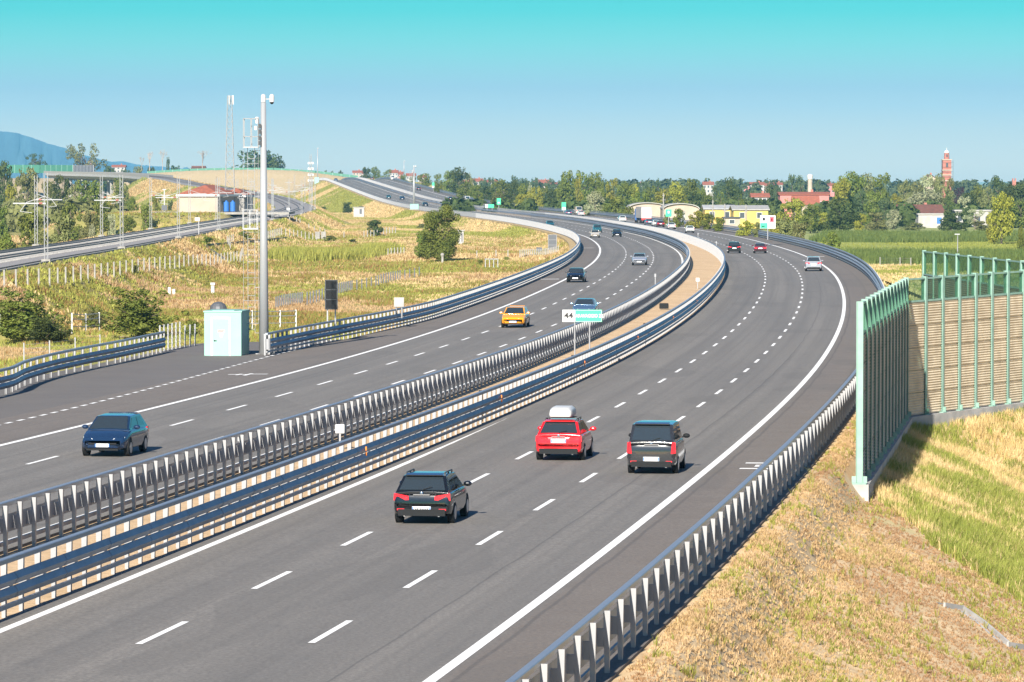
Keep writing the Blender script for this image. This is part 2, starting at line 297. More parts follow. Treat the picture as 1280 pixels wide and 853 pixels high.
p=m.pos();n1=m.noise(p,.035,6,.6);n2=m.noise(p,.14,6,.65);n3=m.noise(p,1.6,6,.75);n4=m.noise(p,.05,4,.6,sx=(1,.35,1))
c=m.mix(m.rng(n1,.42,.57),(.21,.215,.045),(.36,.28,.085));c=m.mix(m.rng(n2,.55,.7,0,.8),c,(.56,.38,.19))
c=m.mix(m.rng(n4,.58,.68,0,.75),c,(.33,.16,.055));c=m.mix(m.rng(n3,.4,.7,0,.65),c,(.15,.15,.035))
sep=m.n('SeparateXYZ');m.l(p,sep.inputs[0])
n5=m.noise(p,.3,6,.7);dry=m.mix(m.rng(n5,.38,.66),(.64,.46,.25),(.38,.25,.13));dry=m.mix(m.rng(n3,.4,.72,0,.5),dry,(.70,.56,.34));dry=m.mix(m.rng(n2,.56,.66,0,.45),dry,(.28,.30,.08))
near=m.math('MULTIPLY',m.rng(sep.outputs[1],235,205),m.rng(sep.outputs[0],-4,2));c=m.mix(near,c,dry)
farm=m.math('MULTIPLY',m.rng(sep.outputs[0],45,75),m.rng(sep.outputs[1],420,600));c=m.mix(farm,c,m.mix(n2,(.20,.25,.06),(.30,.30,.09)));sandy=m.math('MULTIPLY',m.rng(sep.outputs[1],2150,2230),m.rng(sep.outputs[0],-60,-110));c=m.mix(sandy,c,m.mix(m.rng(n3,.4,.6),(.40,.30,.19),(.27,.22,.11)))
m.col(c);m.bump(n3,.35,.2)
grass_ground('median_grass',((.50,.34,.19),(.57,.40,.23),(.62,.46,.29),(.36,.25,.13)),.15,.3)
mat('verge',(.50,.36,.17),.95,noise=(.28,.2,.09),scale=.6)
m=NT('galvanised',.42);m.b.inputs['Metallic'].default_value=.55;p=m.pos();c=m.mix(m.noise(p,3,5,.6),(.33,.35,.38),(.25,.265,.29));m.col(c)
m=NT('galvanised_post',.5);m.b.inputs['Metallic'].default_value=.25;p=m.pos();c=m.mix(m.noise(p,4,5,.6),(.33,.33,.335),(.24,.245,.26));m.col(c)
m=NT('beam_steel',.5);m.b.inputs['Metallic'].default_value=.35;p=m.pos();c=m.mix(m.rng(m.noise(p,1.2,4,.6),.35,.7),(.27,.29,.33),(.20,.22,.255));m.col(c)
mat('concrete',(.36,.355,.345),.85,noise=(.26,.255,.245),scale=1.2,bump=.15)
mat('mast_grey',(.31,.32,.33),.45,metal=.2);mat('lattice_grey',(.20,.205,.21),.5,metal=.3);mat('concrete_white',(.30,.285,.26),.85,noise=(.21,.20,.18),scale=2)
mat('mint',(.215,.345,.29),.5,noise=(.17,.29,.24),scale=2)
mat('mint_pale',(.235,.425,.36),.5,noise=(.21,.39,.33),scale=1)
mat('cream_board',(.62,.545,.42),.8,noise=(.50,.43,.32),scale=1.5)
mat('board_gap',(.12,.1,.08),.9)
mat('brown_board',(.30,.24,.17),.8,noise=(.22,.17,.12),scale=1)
mat('white_paint',(.46,.46,.45),.4);mat('off_white',(.36,.345,.32),.6,noise=(.29,.28,.25),scale=1)
mat('black_plastic',(.010,.011,.012),.7,spec=.2);mat('rubber',(.015,.015,.016),.85);mat('dark_metal',(.05,.055,.06),.5,metal=.5)
mat('orange_reflector',(.85,.22,.03),.35);mat('red_text',(.6,.06,.05),.5);mat('black_text',(.01,.01,.012),.6)
mat('sign_green',(.06,.46,.25),.6,spec=.2);mat('wall_green',(.05,.17,.11),.6);mat('sign_red',(.72,.10,.13),.45);mat('sign_white',(.50,.51,.51),.45);mat('grey_back',(.085,.09,.10),.55,metal=.2)
mat('glass_dark',(.022,.030,.036),.03,spec=1.0);mat('window_dark',(.06,.07,.08),.15);mat('blue_paint',(.03,.13,.40),.4)
mat('chrome',(.7,.7,.72),.15,metal=1);mat('tail_red',(.62,.02,.03),.18,coat=.6);mat('headlamp',(.78,.80,.82),.08,metal=.3,coat=1);mat('plate_white',(.82,.83,.84),.4);mat('rim',(.45,.46,.48),.3,metal=.8)
# green tinted glass
m=NT('green_glass',.05);m.b.inputs['Base Color'].default_value=(.45,.78,.62,1);m.b.inputs['Transmission Weight'].default_value=1;m.b.inputs['IOR'].default_value=1.05;m.b.inputs['Alpha'].default_value=1
t=m.t;tr=t.nodes.new('ShaderNodeBsdfTransparent');tr.inputs[0].default_value=(.66,.80,.72,1);gl=t.nodes.new('ShaderNodeBsdfGlossy');gl.inputs['Roughness'].default_value=.1;gl.inputs[0].default_value=(.7,.8,.76,1)
df=t.nodes.new('ShaderNodeBsdfDiffuse');df.inputs[0].default_value=(.16,.26,.22,1);ms=t.nodes.new('ShaderNodeMixShader');ms.inputs[0].default_value=.13;m2=t.nodes.new('ShaderNodeMixShader');m2.inputs[0].default_value=.05
t.links.new(tr.outputs[0],ms.inputs[1]);t.links.new(df.outputs[0],ms.inputs[2]);t.links.new(ms.outputs[0],m2.inputs[1]);t.links.new(gl.outputs[0],m2.inputs[2]);t.links.new(m2.outputs[0],t.nodes['Material Output'].inputs[0])
mat('terracotta',(.30,.09,.05),.8,noise=(.21,.07,.04),scale=1.5);mat('brown_roof',(.13,.05,.035),.85,noise=(.09,.04,.03),scale=1);mat('grey_roof',(.38,.38,.38),.8,noise=(.3,.3,.3),scale=.5)
mat('plaster_white',(.40,.38,.36),.8,noise=(.33,.31,.29),scale=.4);mat('plaster_pink',(.48,.17,.15),.8,noise=(.42,.15,.13),scale=.4);mat('plaster_yellow',(.55,.39,.10),.8,noise=(.48,.34,.09),scale=.4);mat('plaster_beige',(.40,.32,.25),.85,noise=(.33,.27,.21),scale=.3)
mat('brick_red',(.36,.14,.10),.85,noise=(.27,.10,.08),scale=.8);mat('ballast',(.30,.28,.27),.95,noise=(.16,.15,.14),scale=6,bump=.4);mat('rail_steel',(.16,.11,.09),.5,metal=.5);mat('sleeper',(.36,.35,.33),.9,noise=(.26,.25,.24),scale=3)
mat('dirt',(.52,.36,.20),.95,noise=(.42,.28,.15),scale=.4)
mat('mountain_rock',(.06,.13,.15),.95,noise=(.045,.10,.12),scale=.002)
m=NT('bark',.9);p=m.pos();m.col(m.mix(m.noise(p,2),(.10,.075,.05),(.17,.13,.09)))
m=NT('bark_pale',.9);p=m.pos();m.col(m.mix(m.noise(p,2),(.36,.31,.26),(.24,.2,.17)))
def leaf(name,a,b,tr=.3):
    m=NT(name,.75);p=m.pos();info=m.n('ObjectInfo').outputs['Random'];g=m.n('NewGeometry').outputs['Random Per Island']
    c=m.mix(m.rng(m.noise(p,.5,4),.35,.65),a,b);c=m.mix(m.rng(g,0,1,0,.6),c,tuple(x*.55 for x in a))
    hs=m.n('HueSaturation');m.l(c,hs.inputs['Color']);m.l(m.rng(info,0,1,.85,1.2),hs.inputs['Value']);m.l(m.rng(info,0,1,.485,.51),hs.inputs['Hue']);c=hs.outputs[0];m.col(c)
    m.b.inputs['Specular IOR Level'].default_value=.25
    t=m.t;tl=t.nodes.new('ShaderNodeBsdfTranslucent');ms=t.nodes.new('ShaderNodeMixShader');ms.inputs[0].default_value=tr;m.l(c,tl.inputs[0]);m.l(m.b.outputs[0],ms.inputs[1]);m.l(tl.outputs[0],ms.inputs[2]);m.l(ms.outputs[0],t.nodes['Material Output'].inputs[0]);return m.m
leaf('leaf_mid',(0.112,0.150,0.025),(0.206,0.231,0.041));leaf('leaf_dark',(0.056,0.085,0.022),(0.103,0.131,0.033));leaf('leaf_yellow',(0.237,0.250,0.031),(0.350,0.338,0.050));leaf('leaf_pale',(0.300,0.325,0.175),(0.413,0.425,0.250));leaf('leaf_olive',(0.163,0.175,0.056),(0.237,0.244,0.088))
leaf('leaf_purple',(0.044,0.025,0.037),(0.062,0.037,0.044));leaf('leaf_blue',(0.075,0.112,0.044),(0.119,0.156,0.062));leaf('corn_leaf',(.095,.145,.03),(.19,.23,.06));leaf('grass_dry',(.68,.50,.27),(.50,.36,.15));leaf('grass_green',(.27,.285,.055),(.38,.35,.085));leaf('grass_rust',(.34,.19,.075),(.44,.27,.10));leaf('weed_green',(.24,.275,.05),(.36,.365,.085));leaf('straw_brown',(.38,.235,.115),(.48,.31,.16))
# ================================================================== GROUND
def build_terrain():
    ds=np.concatenate([np.geomspace(45,2600,520),np.geomspace(2650,30000,50)])
    us=np.concatenate([np.linspace(-1.2,-.19,26)[:-1],np.arange(-.19,.1901,.00125),np.linspace(.19,1.2,26)[1:]])
    D,U=np.meshgrid(ds,us,indexing='ij');X=(D*U).ravel();Y=D.ravel()
    Z=terr(X,Y);S_,O_=so(X,Y);Z=Z-1.3*sm01((S_-330)/60)*np.where((np.abs(O_)<58)&(np.abs(O_)>17)&(S_<2390),sm01((60-np.abs(O_))/6),0)
    Z=np.where(Y>2600,Z*0-3.0+ (Z+3)*np.clip(1-(Y-2600)/300,0,1),Z)
    a,b=D.shape;i=np.arange(a-1)[:,None]*b+np.arange(b-1)[None];i=i.ravel()
    f=np.stack([i,i+1,i+b+1,i+b],1)
    me=rawmesh('ground',np.stack([X,Y,Z],1),f,M['ground'],4)
    me.polygons.foreach_set('use_smooth',[True]*len(f))
    o=bpy.data.objects.new('ground',me);link(o);o['kind']='structure'
build_terrain()
def ribbon(name,o0,o1,dz,s0,s1,step,m,nx=1,kind='structure',skirt=0,parent=None,fn=surf):
    s=np.arange(s0,s1+.01,step);g=[];uv=[]
    A=np.array([o0(q) if callable(o0) else o0 for q in s],float);B=np.array([o1(q) if callable(o1) else o1 for q in s],float)
    ts=np.linspace(0,1,nx+1)
    cols=[fn(s,A*(1-t)+B*t,dz) for t in ts];os_=[A*(1-t)+B*t for t in ts]
    if skirt:
        cols=[fn(s,A,dz-skirt)]+cols+[fn(s,B,dz-skirt)];os_=[A]+os_+[B]
    g=np.stack(cols,1);mb=MB();mb.sheet(g);mb.uv=np.stack([np.stack(os_,1).ravel(),np.repeat(s,len(cols))],1)
    return mb.build(name,M[m],parent,kind=kind)
def out_left(s):   # outer barrier of the left carriageway swings out beside the mast
    return -17.3-2.4*(1-sm01((s-130)/70))
ribbon('road',2.25,17.75,0,-80,2396,4,'asphalt',6,skirt=.5)
ribbon('road',lambda s:-17.75-1.2*(1-sm01((s-130)/70)),-2.25,0,-80,2396,4,'asphalt',6,skirt=.5)
ribbon('median_strip',-2.35,2.35,-.09,-80,2396,4,'median_grass',4)
ribbon('verge',17.7,18.9,-.04,330,2396,4,'verge',1,skirt=.6)
ribbon('verge',-18.9,-17.7,-.06,330,2396,4,'verge',1,skirt=.6)
def banks():
    for sg,nm in ((-1,'embankment'),(1,'embankment')):
        s=np.arange(330,2389,7.0);os_=np.array([18.3,19.5,22,25,28,31,34,38,42,47,53,57,61])*sg;g=[]
        for i,o in enumerate(os_):
            p=surf(s,np.full(len(s),o));p[:,2]=terr(p[:,0],p[:,1])+.08
            if i==0: p[:,2]=surf(s,np.full(len(s),o))[:,2]-.2
            if i==len(os_)-1: p[:,2]-=2.2
            g.append(p)
        g=np.stack(g if sg<0 else g[::-1],0);mb=MB();mb.sheet(g);mb.build(nm,M['ground'],kind='structure',smooth=True)
banks()
def pad_out(s): return -17.9-9.6*float(sm01((s-58)/20))*float(sm01((158-s)/9))
ribbon('layby_pavement',pad_out,-17.0,-.012,56,158,1.5,'asphalt_pad',4,skirt=.5)
# ------------------------------------------------------------------ painted lines
def line(o,w,s0,s1,step=4): 
    f=(lambda q:o(q)-w/2) if callable(o) else o-w/2; g=(lambda q:o(q)+w/2) if callable(o) else o+w/2
    return ribbon('edge_line',f,g,.008,s0,s1,step,'road_paint')
for o in (14.15,-14.15): line(o,.27,-60,2390)
for o in (2.9,-2.9): line(o,.24,-60,2390)
def dashes(o,ph,length,cycle,w,n,name='lane_marking'):
    mb=MB()
    ss=np.arange(-80,2396,1.0);pt=surf(ss,np.full(len(ss),float(o)));al=np.r_[0,np.cumsum(np.hypot(*np.diff(pt[:,:2],axis=0).T))];al-=al[80]
    for i in range(n[0],n[1]):
        c=ph+cycle*i;a,b=np.interp([c-length/2,c+length/2],al,ss)
        if b>2380: break
        mid=(a+b)/2
        g=np.stack([surf(np.array([a,mid,b]),np.full(3,o-w/2),.008),surf(np.array([a,mid,b]),np.full(3,o+w/2),.008)],1);mb.sheet(g)
    mb.build(name,M['road_paint'],kind='structure')
dashes(6.65,-18.01,4.5,12,.17,(-3,200));dashes(10.4,-17.36,4.5,12,.17,(-3,200))
dashes(-10.4,35.69,4.5,12,.17,(-9,200));dashes(-6.65,84.36,4.5,12,.17,(-12,200))
mb=MB()
for i in range(60):
    s=44+i*2.05
    if s>146: break
    o=-17.75-1.5*sm01((s-60)/75)
    mb.sheet(np.stack([surf(np.array([s,s+1.05]),np.array([o-.1]*2),.012),surf(np.array([s,s+1.05]),np.array([o+.1]*2),.012)],1))
mb.build('layby_marking',M['road_paint'],kind='structure')
# small painted signs on the hard shoulders (telephone arrow, distance marks)
def mark(u,v,shapes):
    s,o=RR(u,v);mb=MB()
    for a,b,c,d in shapes:   # offset range, along range
        mb.sheet(np.stack([surf(np.array([s+c,s+d]),np.array([o+a]*2),.012),surf(np.array([s+c,s+d]),np.array([o+b]*2),.012)],1))
    mb.build('shoulder_marking',M['road_paint'],kind='structure')
dm=[(-.8,.8,-1.7,-1.2),(-.8,.8,1.2,1.7),(-.35,.35,-.5,-.3),(-.35,.35,.3,.5),(-.35,-.2,-.3,.3),(.2,.35,-.3,.3)]
mark(956,583,dm);mark(936,498.5 if False else 320,dm) if False else None
mark(1024,308 if False else 323.5,dm) if False else None
mark(735,310.3,[(-.9,.9,-.8,.8)]);mark(687,349.3,[(-1.0,1.0,-.6,.6)])
mark(1022,321,[(-.9,.9,-.9,.9)])
mark(310,469,[(-1.1,-.1,-.2,.25),(-.1,.1,-1.2,1.2),(.1,1.0,.3,.75),(-.6,-.4,-.7,.7)])
# ================================================================== GUARDRAILS
def sweep(mb,prof,off,sgn,s0,s1,step,fn=surf,close=True):
    """prof: list of (outward, height); outward grows from the barrier line toward its own road (sgn)"""
    s=np.arange(s0,s1+step*.5,step);o=np.array([off(q) if callable(off) else off for q in s],float)
    rings=[fn(s,o+sgn*a)+np.array([0,0,h]) for a,h in prof]
    g=np.stack(rings,1);n=len(prof);v=g.reshape(-1,3);f=[]
    for i in range(len(s)-1):
        for j in range(n if close else n-1): f.append((i*n+j,i*n+(j+1)%n,(i+1)*n+(j+1)%n,(i+1)*n+j))
    f+=[tuple(range(n))[::-1],tuple(range((len(s)-1)*n,len(s)*n))]
    mb.add(v,f)
def wbeam(z0,z1,waves,d=.085,x0=.10):
    pr=[];n=waves*4
    for i in range(n+1):
        t=i/n;pr.append((x0+d*(.5-.5*math.cos(2*math.pi*t*waves)),z0+(z1-z0)*t))
    return pr+[(x0-.012,z1+.01),(x0-.012,z0-.01)]
TOP=[(-.03,1.24),(.11,1.24),(.125,1.26),(.125,1.35),(.11,1.37),(-.03,1.37),(-.045,1.35),(-.045,1.26)]
LOW=[(.02,.16),(.09,.16),(.09,.27),(.02,.27)]
def post_shape(mb,p,hd,sgn,lod=0):
    """C-section post: narrow flange, broad tapered web, spacer to the beam"""
    c,s_=math.cos(-hd),math.sin(-hd)
    def W(a,b,z): # a lateral (toward road = +sgn), b along
        a*=sgn; return (p[0]+a*c-b*s_,p[1]+a*s_+b*c,p[2]+z)
    if lod==2:
        v=[W(a,b,z) for z in (-.3,1.28) for a,b in ((-.17,-.05),(-.05,-.05),(-.05,.05),(-.17,.05))];mb.add(v,[(0,1,5,4),(1,2,6,5),(2,3,7,6),(3,0,4,7),(4,5,6,7)]);return
    t=.012
    def plate(pts):   # pts bottom-left,bottom-right,top-right,top-left as (a,b,z) with thickness along b
        v=[W(a,b-t/2,z) for a,b,z in pts]+[W(a,b+t/2,z) for a,b,z in pts];mb.add(v,[(0,1,2,3),(7,6,5,4),(0,4,5,1),(1,5,6,2),(2,6,7,3),(3,7,4,0)])
    plate([(-.145,-.05,-.35),(-.065,-.05,-.35),(-.03,-.05,1.3),(-.175,-.05,1.3)])
    # flanges running along the road
    for a0,a1 in ((-.145,-.175),(-.077,-.042)):
        v=[W(a,b,z) for z,a in ((-.35,a0),(1.3,a1)) for a,b in ((a,-.05),(a+.012,-.05),(a+.012,.06),(a,.06))];mb.add(v,[(0,1,5,4),(1,2,6,5),(2,3,7,6),(3,0,4,7),(4,5,6,7)])
    # spacer block to the beam
    v=[W(a,b,z) for z in (.55,.92) for a,b in ((-.04,-.06),(.10,-.06),(.10,.05),(-.04,.05))];mb.add(v,[(0,3,2,1),(4,5,6,7),(0,1,5,4),(1,2,6,5),(2,3,7,6),(3,0,4,7)])
    # bolt holes as small dark-free bosses
def barrier(label,off,sgn,s0,s1,pitch,face_beams=((.50,1.0,3),),refl=(),lower=True,group='motorway guardrails'):
    p0=surf(s0,off(s0) if callable(off) else off)
    r=empty('guardrail',(0,0,0));tag(r,label,'guardrail',group)
    t=MB();sweep(t,TOP,off,sgn,s0,min(s1,900),2.25 if s1<=900 else 3);
    if s1>900: sweep(t,TOP,off,sgn,900,s1,8)
    t.build('top_rail',M['galvanised'],r,label='square steel top rail')
    for z0,z1,w in face_beams:
        b=MB();sweep(b,wbeam(z0,z1,w),off,sgn,s0,min(s1,900),3)
        if s1>900: sweep(b,wbeam(z0,z1,w),off,sgn,900,s1,10)
        # overlap joints every 4.5 m
        for s in np.arange(s0+2,min(s1,420),4.5):
            sweep(b,[(a+.012,h) for a,h in wbeam(z0,z1,w)],off,sgn,s,s+.32,.32)
        b.build('crash_beam',M['beam_steel'],r)
    if lower:
        l=MB();sweep(l,LOW,off,sgn,s0,min(s1,900),3)
        if s1>900: sweep(l,LOW,off,sgn,900,s1,10)
        l.build('lower_rail',M['galvanised_post'],r)
    n=0;rest=MB();s=s0+.3
    start=max(s0,-60)
    while s<s1:
        o=off(s) if callable(off) else off;p=surf(s,o);hd=heading(s)
        if s<s0: s+=pitch;continue
        u,v=px(*p)
        vis=(v<900 and -30<u<1310)
        if vis and n<100:
            k=MB();post_shape(k,(0,0,0),hd,sgn,0);k.build('post',M['galvanised_post'],r,loc=tuple(p));n+=1
        elif s<700: post_shape(rest,p,hd,sgn,1)
        else: post_shape(rest,p,hd,sgn,2)
        s+=pitch if s<1000 else pitch*2
    if rest.n: rest.build('post_row',M['galvanised_post'],r,kind='stuff')
    for (u,v) in refl:
        pass
    return r
b1=barrier('grey steel guardrail with orange reflectors on the median beside the nearer carriageway',2.12,1,-30,2380,1.5,((.38,.66,1),(.70,.98,1)))
b2=barrier('grey steel guardrail on the median beside the farther carriageway, backs of posts showing',-2.12,-1,-20,2380,1.5,((.50,.98,2),))
b3=barrier('grey steel guardrail along the right edge of the nearer carriageway above the dry slope',17.45,-1,-40,2380,2.25,((.42,.72,1),(.74,1.04,1)))
b4=barrier('grey steel guardrail on the farther carriageway outer edge, starting beside the camera mast',out_left,1,131,2380,1.5,((.38,.66,1),(.70,.98,1)))
# orange reflectors and the black/orange hazard markers
def on_barrier(par,s,o,z,kindm):
    p=surf(s,o);hd=heading(s);mb=MB();mb.box((0,0,z),(.05,.10,.13),rz=-hd);mb.box((0,0,z-.19),(.05,.10,.13),rz=-hd);mb.build('reflector',M[kindm],par,loc=tuple(p))
for s in (31.8,67.8,103.8,139.8,175.8,211.8): on_barrier(b1,s,2.35,.88,'orange_reflector')
def median_marker(s,label):
    p=surf(s,2.0);r=empty('hazard_marker',p,-heading(s));tag(r,label,'marker post','hazard markers on the median guardrail')
    a=MB();a.box((0,0,.68),(.17,.05,1.36));a.build('panel',M['black_plastic'],r)
    a=MB()
    for k in range(4): a.box((0,-.03,.7+k*.18),(.12,.02,.08),ry=.5)
    a.build('orange_stripe',M['orange_reflector'],r)
median_marker(63.5,'black and orange hazard marker on the median guardrail, nearest of three, above the black car')
median_marker(101,'black and orange hazard marker on the median guardrail, up the road from the red car')
median_marker(150.5,'black and orange hazard marker on the median guardrail just right of the green 44 sign')
# distance posts on the median
def km_post(u,v,hgt,label,plate=True):
    s,o=RR(u,v);p=surf(s,o);r=empty('distance_post',p,-heading(s)*0);tag(r,label,'marker post','small posts standing in the median')
    a=MB();a.bar((0,0,-.1),(0,0,hgt),.07,.07);a.build('pole',M['galvanised_post'],r)
    a=MB();a.box((0,-.05,hgt-.12),(.34 if plate else .16,.03,.34 if plate else .3));b=a.build('plate',M['sign_white' if plate else 'galvanised_post'],r)
km_post(425,560,.85,'small white distance plate on a short pole in the median, left of the black car',True)
km_post(300,588,1.3,'slim grey post with a bracket top in the median, left part of the photo',False)
km_post(895.4,317.5,1.75,'small white topped post in the inner guardrail line near the bend',False)
km_post(872.5,304.5,1.75,'small white topped post in the inner guardrail line, beyond the bend',False)
km_post(819,366,1.7,'thin white topped post on the median guardrail right of the green 44 sign',False)
km_post(872,360,.9,'low white marker lying in the orange median grass',True)
# black box lying in the median
p=surf(*RR(830,386));o=MB().box((0,0,.18),(.75,.45,.4)).box((0,0,.4),(.7,.4,.05)).build('equipment_box',M['black_plastic'],loc=tuple(p));bevel(o,.03);tag(o,'small black box lying on the orange median grass','box')
# approach barrier of the lay-by: flares away to the left, its blunt end near the left edge
FL=[(RT(204,447)),(RT(150,460)),(RT(100,471)),(RT(60,481)),(RT(30,491)),(RT(10,501)),(P(-2,513,191)),(P(-30,522,186)),(P(-90,541,177)),(P(-200,570,165))]
FL=np.array(FL)
def flare_barrier():
    pts=FL.copy()
    l=np.r_[0,np.cumsum(np.hypot(*np.diff(pts[:,:2],axis=0).T))];L=np.arange(0,l[-1],1.0)
    def cm(c):
        y=pts[:,c];m=np.gradient(y,l);i=np.clip(np.searchsorted(l,L,side='right')-1,0,len(l)-2);h=l[i+1]-l[i];t=(L-l[i])/h
        return (2*t**3-3*t**2+1)*y[i]+(t**3-2*t**2+t)*h*m[i]+(-2*t**3+3*t**2)*y[i+1]+(t**3-t**2)*h*m[i+1]
    x,y=cm(0),cm(1);s_,o_=so(x,y);z=surf(s_,np.maximum(o_,-22))[:,2]-.05
    tx,ty=np.gradient(x),np.gradient(y);n=np.hypot(tx,ty);tx/=n;ty/=n
    def fn(s,o,dz=0): # left-to-right running: road side is to the ... positive o
        return np.stack([np.interp(s,L,x)-np.interp(s,L,ty)*o,np.interp(s,L,y)+np.interp(s,L,tx)*o,np.interp(s,L,z)+dz+0*np.asarray(o)],-1)
    r=empty('guardrail',(0,0,0));tag(r,'grey steel guardrail curving away at the left edge, left of the mint cabin','guardrail','motorway guardrails')
    a=MB();sweep(a,TOP,0,1,0,L[-1]-1,1,fn);a.build('top_rail',M['galvanised'],r)
    for z0,z1 in ((.38,.66),(.70,.98)):
        a=MB();sweep(a,wbeam(z0,z1,1),0,1,-0+.0,L[-1]-1,1,fn);a.build('crash_beam',M['beam_steel'],r)
    s=.3
    while s<L[-1]-1:
        p=fn(s,0.0);hx=float(np.interp(s,L,tx));hy=float(np.interp(s,L,ty));hd=math.atan2(hx,hy)
        k=MB();post_shape(k,(0,0,0),hd,-1,0);k.build('post',M['galvanised_post'],r,loc=tuple(p));s+=1.5 if s<14 else 2.25
flare_barrier()
# rounded end shoes at the start of the outer barrier
for par,s0 in ((b4,131),):
    p=surf(s0,out_left(s0)+.13);a=MB();a.tube((0,0,.36),(0,0,1.0),.16,n=14);a.build('end_shoe',M['galvanised_post'],par,loc=tuple(p))
    q=surf(s0+3,out_left(s0+3));a=MB();a.bar((0,0,1.3),tuple(p-q+np.array([0,0,.55])),.09,.12) if False else None
# ================================================================== NOISE WALL (mint posts, cream boards, green glass)
W0=np.array([12.72,144.0]);W1=np.array([19.1,191.0]);W2=np.array([26.1,201.5]);W3a=np.array([29.9,212.0]);W3=np.array([27.6,264.0])
def zt_at(D,v): return CZ-(v-HY)/F*D
def noise_wall(label,A,B,zba,zbb,zta,ztb,bay,side,boards='cream_board',first=True,last=True,foot=.9,glass=1.12):
    r=empty('noise_wall',(A[0],A[1],0));tag(r,label,'noise wall','noise barrier sections')
    d=B-A;Lw=np.linalg.norm(d);d=d/Lw;nrm=np.array([d[1],-d[0]])*side   # side the ribs face
    n=max(1,round(Lw/bay))
    def pt(t,o,z): q=d*(t*Lw)+nrm*o;return (q[0],q[1],z)
    Zb=lambda t:zba+(zbb-zba)*t
    Zt=lambda t:zta+(ztb-zta)*t
    f=MB();f.loft([[pt(t,-.35,Zb(t)-2.2),pt(t,.35,Zb(t)-2.2),pt(t,.35,Zb(t)),pt(t,-.35,Zb(t))] for t in (-.3/Lw,1+.0/Lw)]);f.build('footing',M['concrete'],r)
    for i in range(n+1):
        if (i==0 and not first) or (i==n and not last): continue
        t=i/n;p=MB()
        ang=math.atan2(d[1],d[0])
        zb,zt=Zb(t),Zt(t);c=pt(t,0,0)
        # H section: two flanges and a web; base plate with gussets
        for o in (-.115,.115): p.box((c[0]+nrm[0]*o,c[1]+nrm[1]*o,(zb+zt)/2),(.20,.022,zt-zb+.12),rz=ang)
        p.box((c[0],c[1],(zb+zt)/2),(.03,.21,zt-zb+.12),rz=ang)
        p.box((c[0],c[1],zb+.025),(.42,.5,.05),rz=ang)
        for o in (-.2,.2): p.box((c[0]+nrm[0]*o,c[1]+nrm[1]*o,zb+.16),(.03,.16,.26),rz=ang)
        p.build('post',M['mint'],r)
    H=(zta-zba)-glass;rows=5
    for i in range(n):
        ta=(i+.08/ (Lw/n))/n if n else 0;tb=(i+1-.08/(Lw/n))/n
        ns=rows*9;g=MB();prof=[]
        for k in range(ns):
            for q,oo in ((0,.035),(.62,.085),(.66,.035),(1,.035)):
                prof.append(((k+q)/ns,oo if not (k%9==8 and q>=.66) else -.02))
        rings=[]
        for t in (ta,tb):
            z0=Zb(t)+.04;h=(Zt(t)-glass-.06)-z0
            ring=[pt(t,oo,z0+h*q) for q,oo in prof]+[pt(t,-.09,z0+h),pt(t,-.09,z0)]
            rings.append(ring)
        g.loft(rings);g.build('board_panel',M[boards],r)
        g=MB();g.loft([[pt(t,-.02,Zt(t)-glass+.02),pt(t,.02,Zt(t)-glass+.02),pt(t,.02,Zt(t)-.05),pt(t,-.02,Zt(t)-.05)] for t in (ta,tb)]);gp=g.build('glass_pane',M['green_glass'],r)
        g=MB()
        for z0,z1 in ((-glass-.05,-glass+.04),(-.08,0)):
            g.loft([[pt(t,-.05,Zt(t)+z0),pt(t,.06,Zt(t)+z0),pt(t,.06,Zt(t)+z1),pt(t,-.05,Zt(t)+z1)] for t in (ta,tb)])
        g.build('frame',M['mint'],gp)
    return r
noise_wall('mint green noise wall section nearest the camera, seen almost edge on beside the right guardrail',W0,W1,zt_at(144,606),zt_at(191,522),zt_at(144,379),zt_at(191,348.5),3.62,1)
noise_wall('sunlit cream boarded noise wall section turning right, with mint posts and green glass on top',W1+np.array([.06,.02]),W2,zt_at(191,521.5),zt_at(201.5,503),zt_at(191,348.5),zt_at(201.5,338.5),1.8,1,first=False)
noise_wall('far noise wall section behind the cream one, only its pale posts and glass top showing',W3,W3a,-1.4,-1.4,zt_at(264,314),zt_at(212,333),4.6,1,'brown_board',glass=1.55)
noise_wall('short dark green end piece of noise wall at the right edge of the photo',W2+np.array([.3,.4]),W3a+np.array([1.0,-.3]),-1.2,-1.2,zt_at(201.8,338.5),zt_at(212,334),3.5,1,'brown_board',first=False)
# drainage channel on the near right slope
def channel(pts,w,name,label,mt='concrete'):
    q=[np.array(RT(*p,D0=60)) for p in pts];mb=MB()
    for a,b in zip(q,q[1:]):
        d=(b-a);d[2]=0;d/=np.linalg.norm(d);n_=np.array([-d[1],d[0],0])
        mb.loft([[p+n_*x+np.array([0,0,z]) for x,z in ((-w/2,-.2),(-w/2,.10),(-w/2+.06,.10),(-w/4,-.05),(w/4,-.05),(w/2-.06,.10),(w/2,.10),(w/2,-.2))] for p in (a-d*.03,b+d*.03)])
    o=mb.build(name,M[mt]);tag(o,label,'drain');return o
channel([(1176,757),(1198,761),(1225,780),(1255,806),(1283,811)],.34,'drainage_channel','grey concrete drain channel bending down the dry grass slope, lower right')
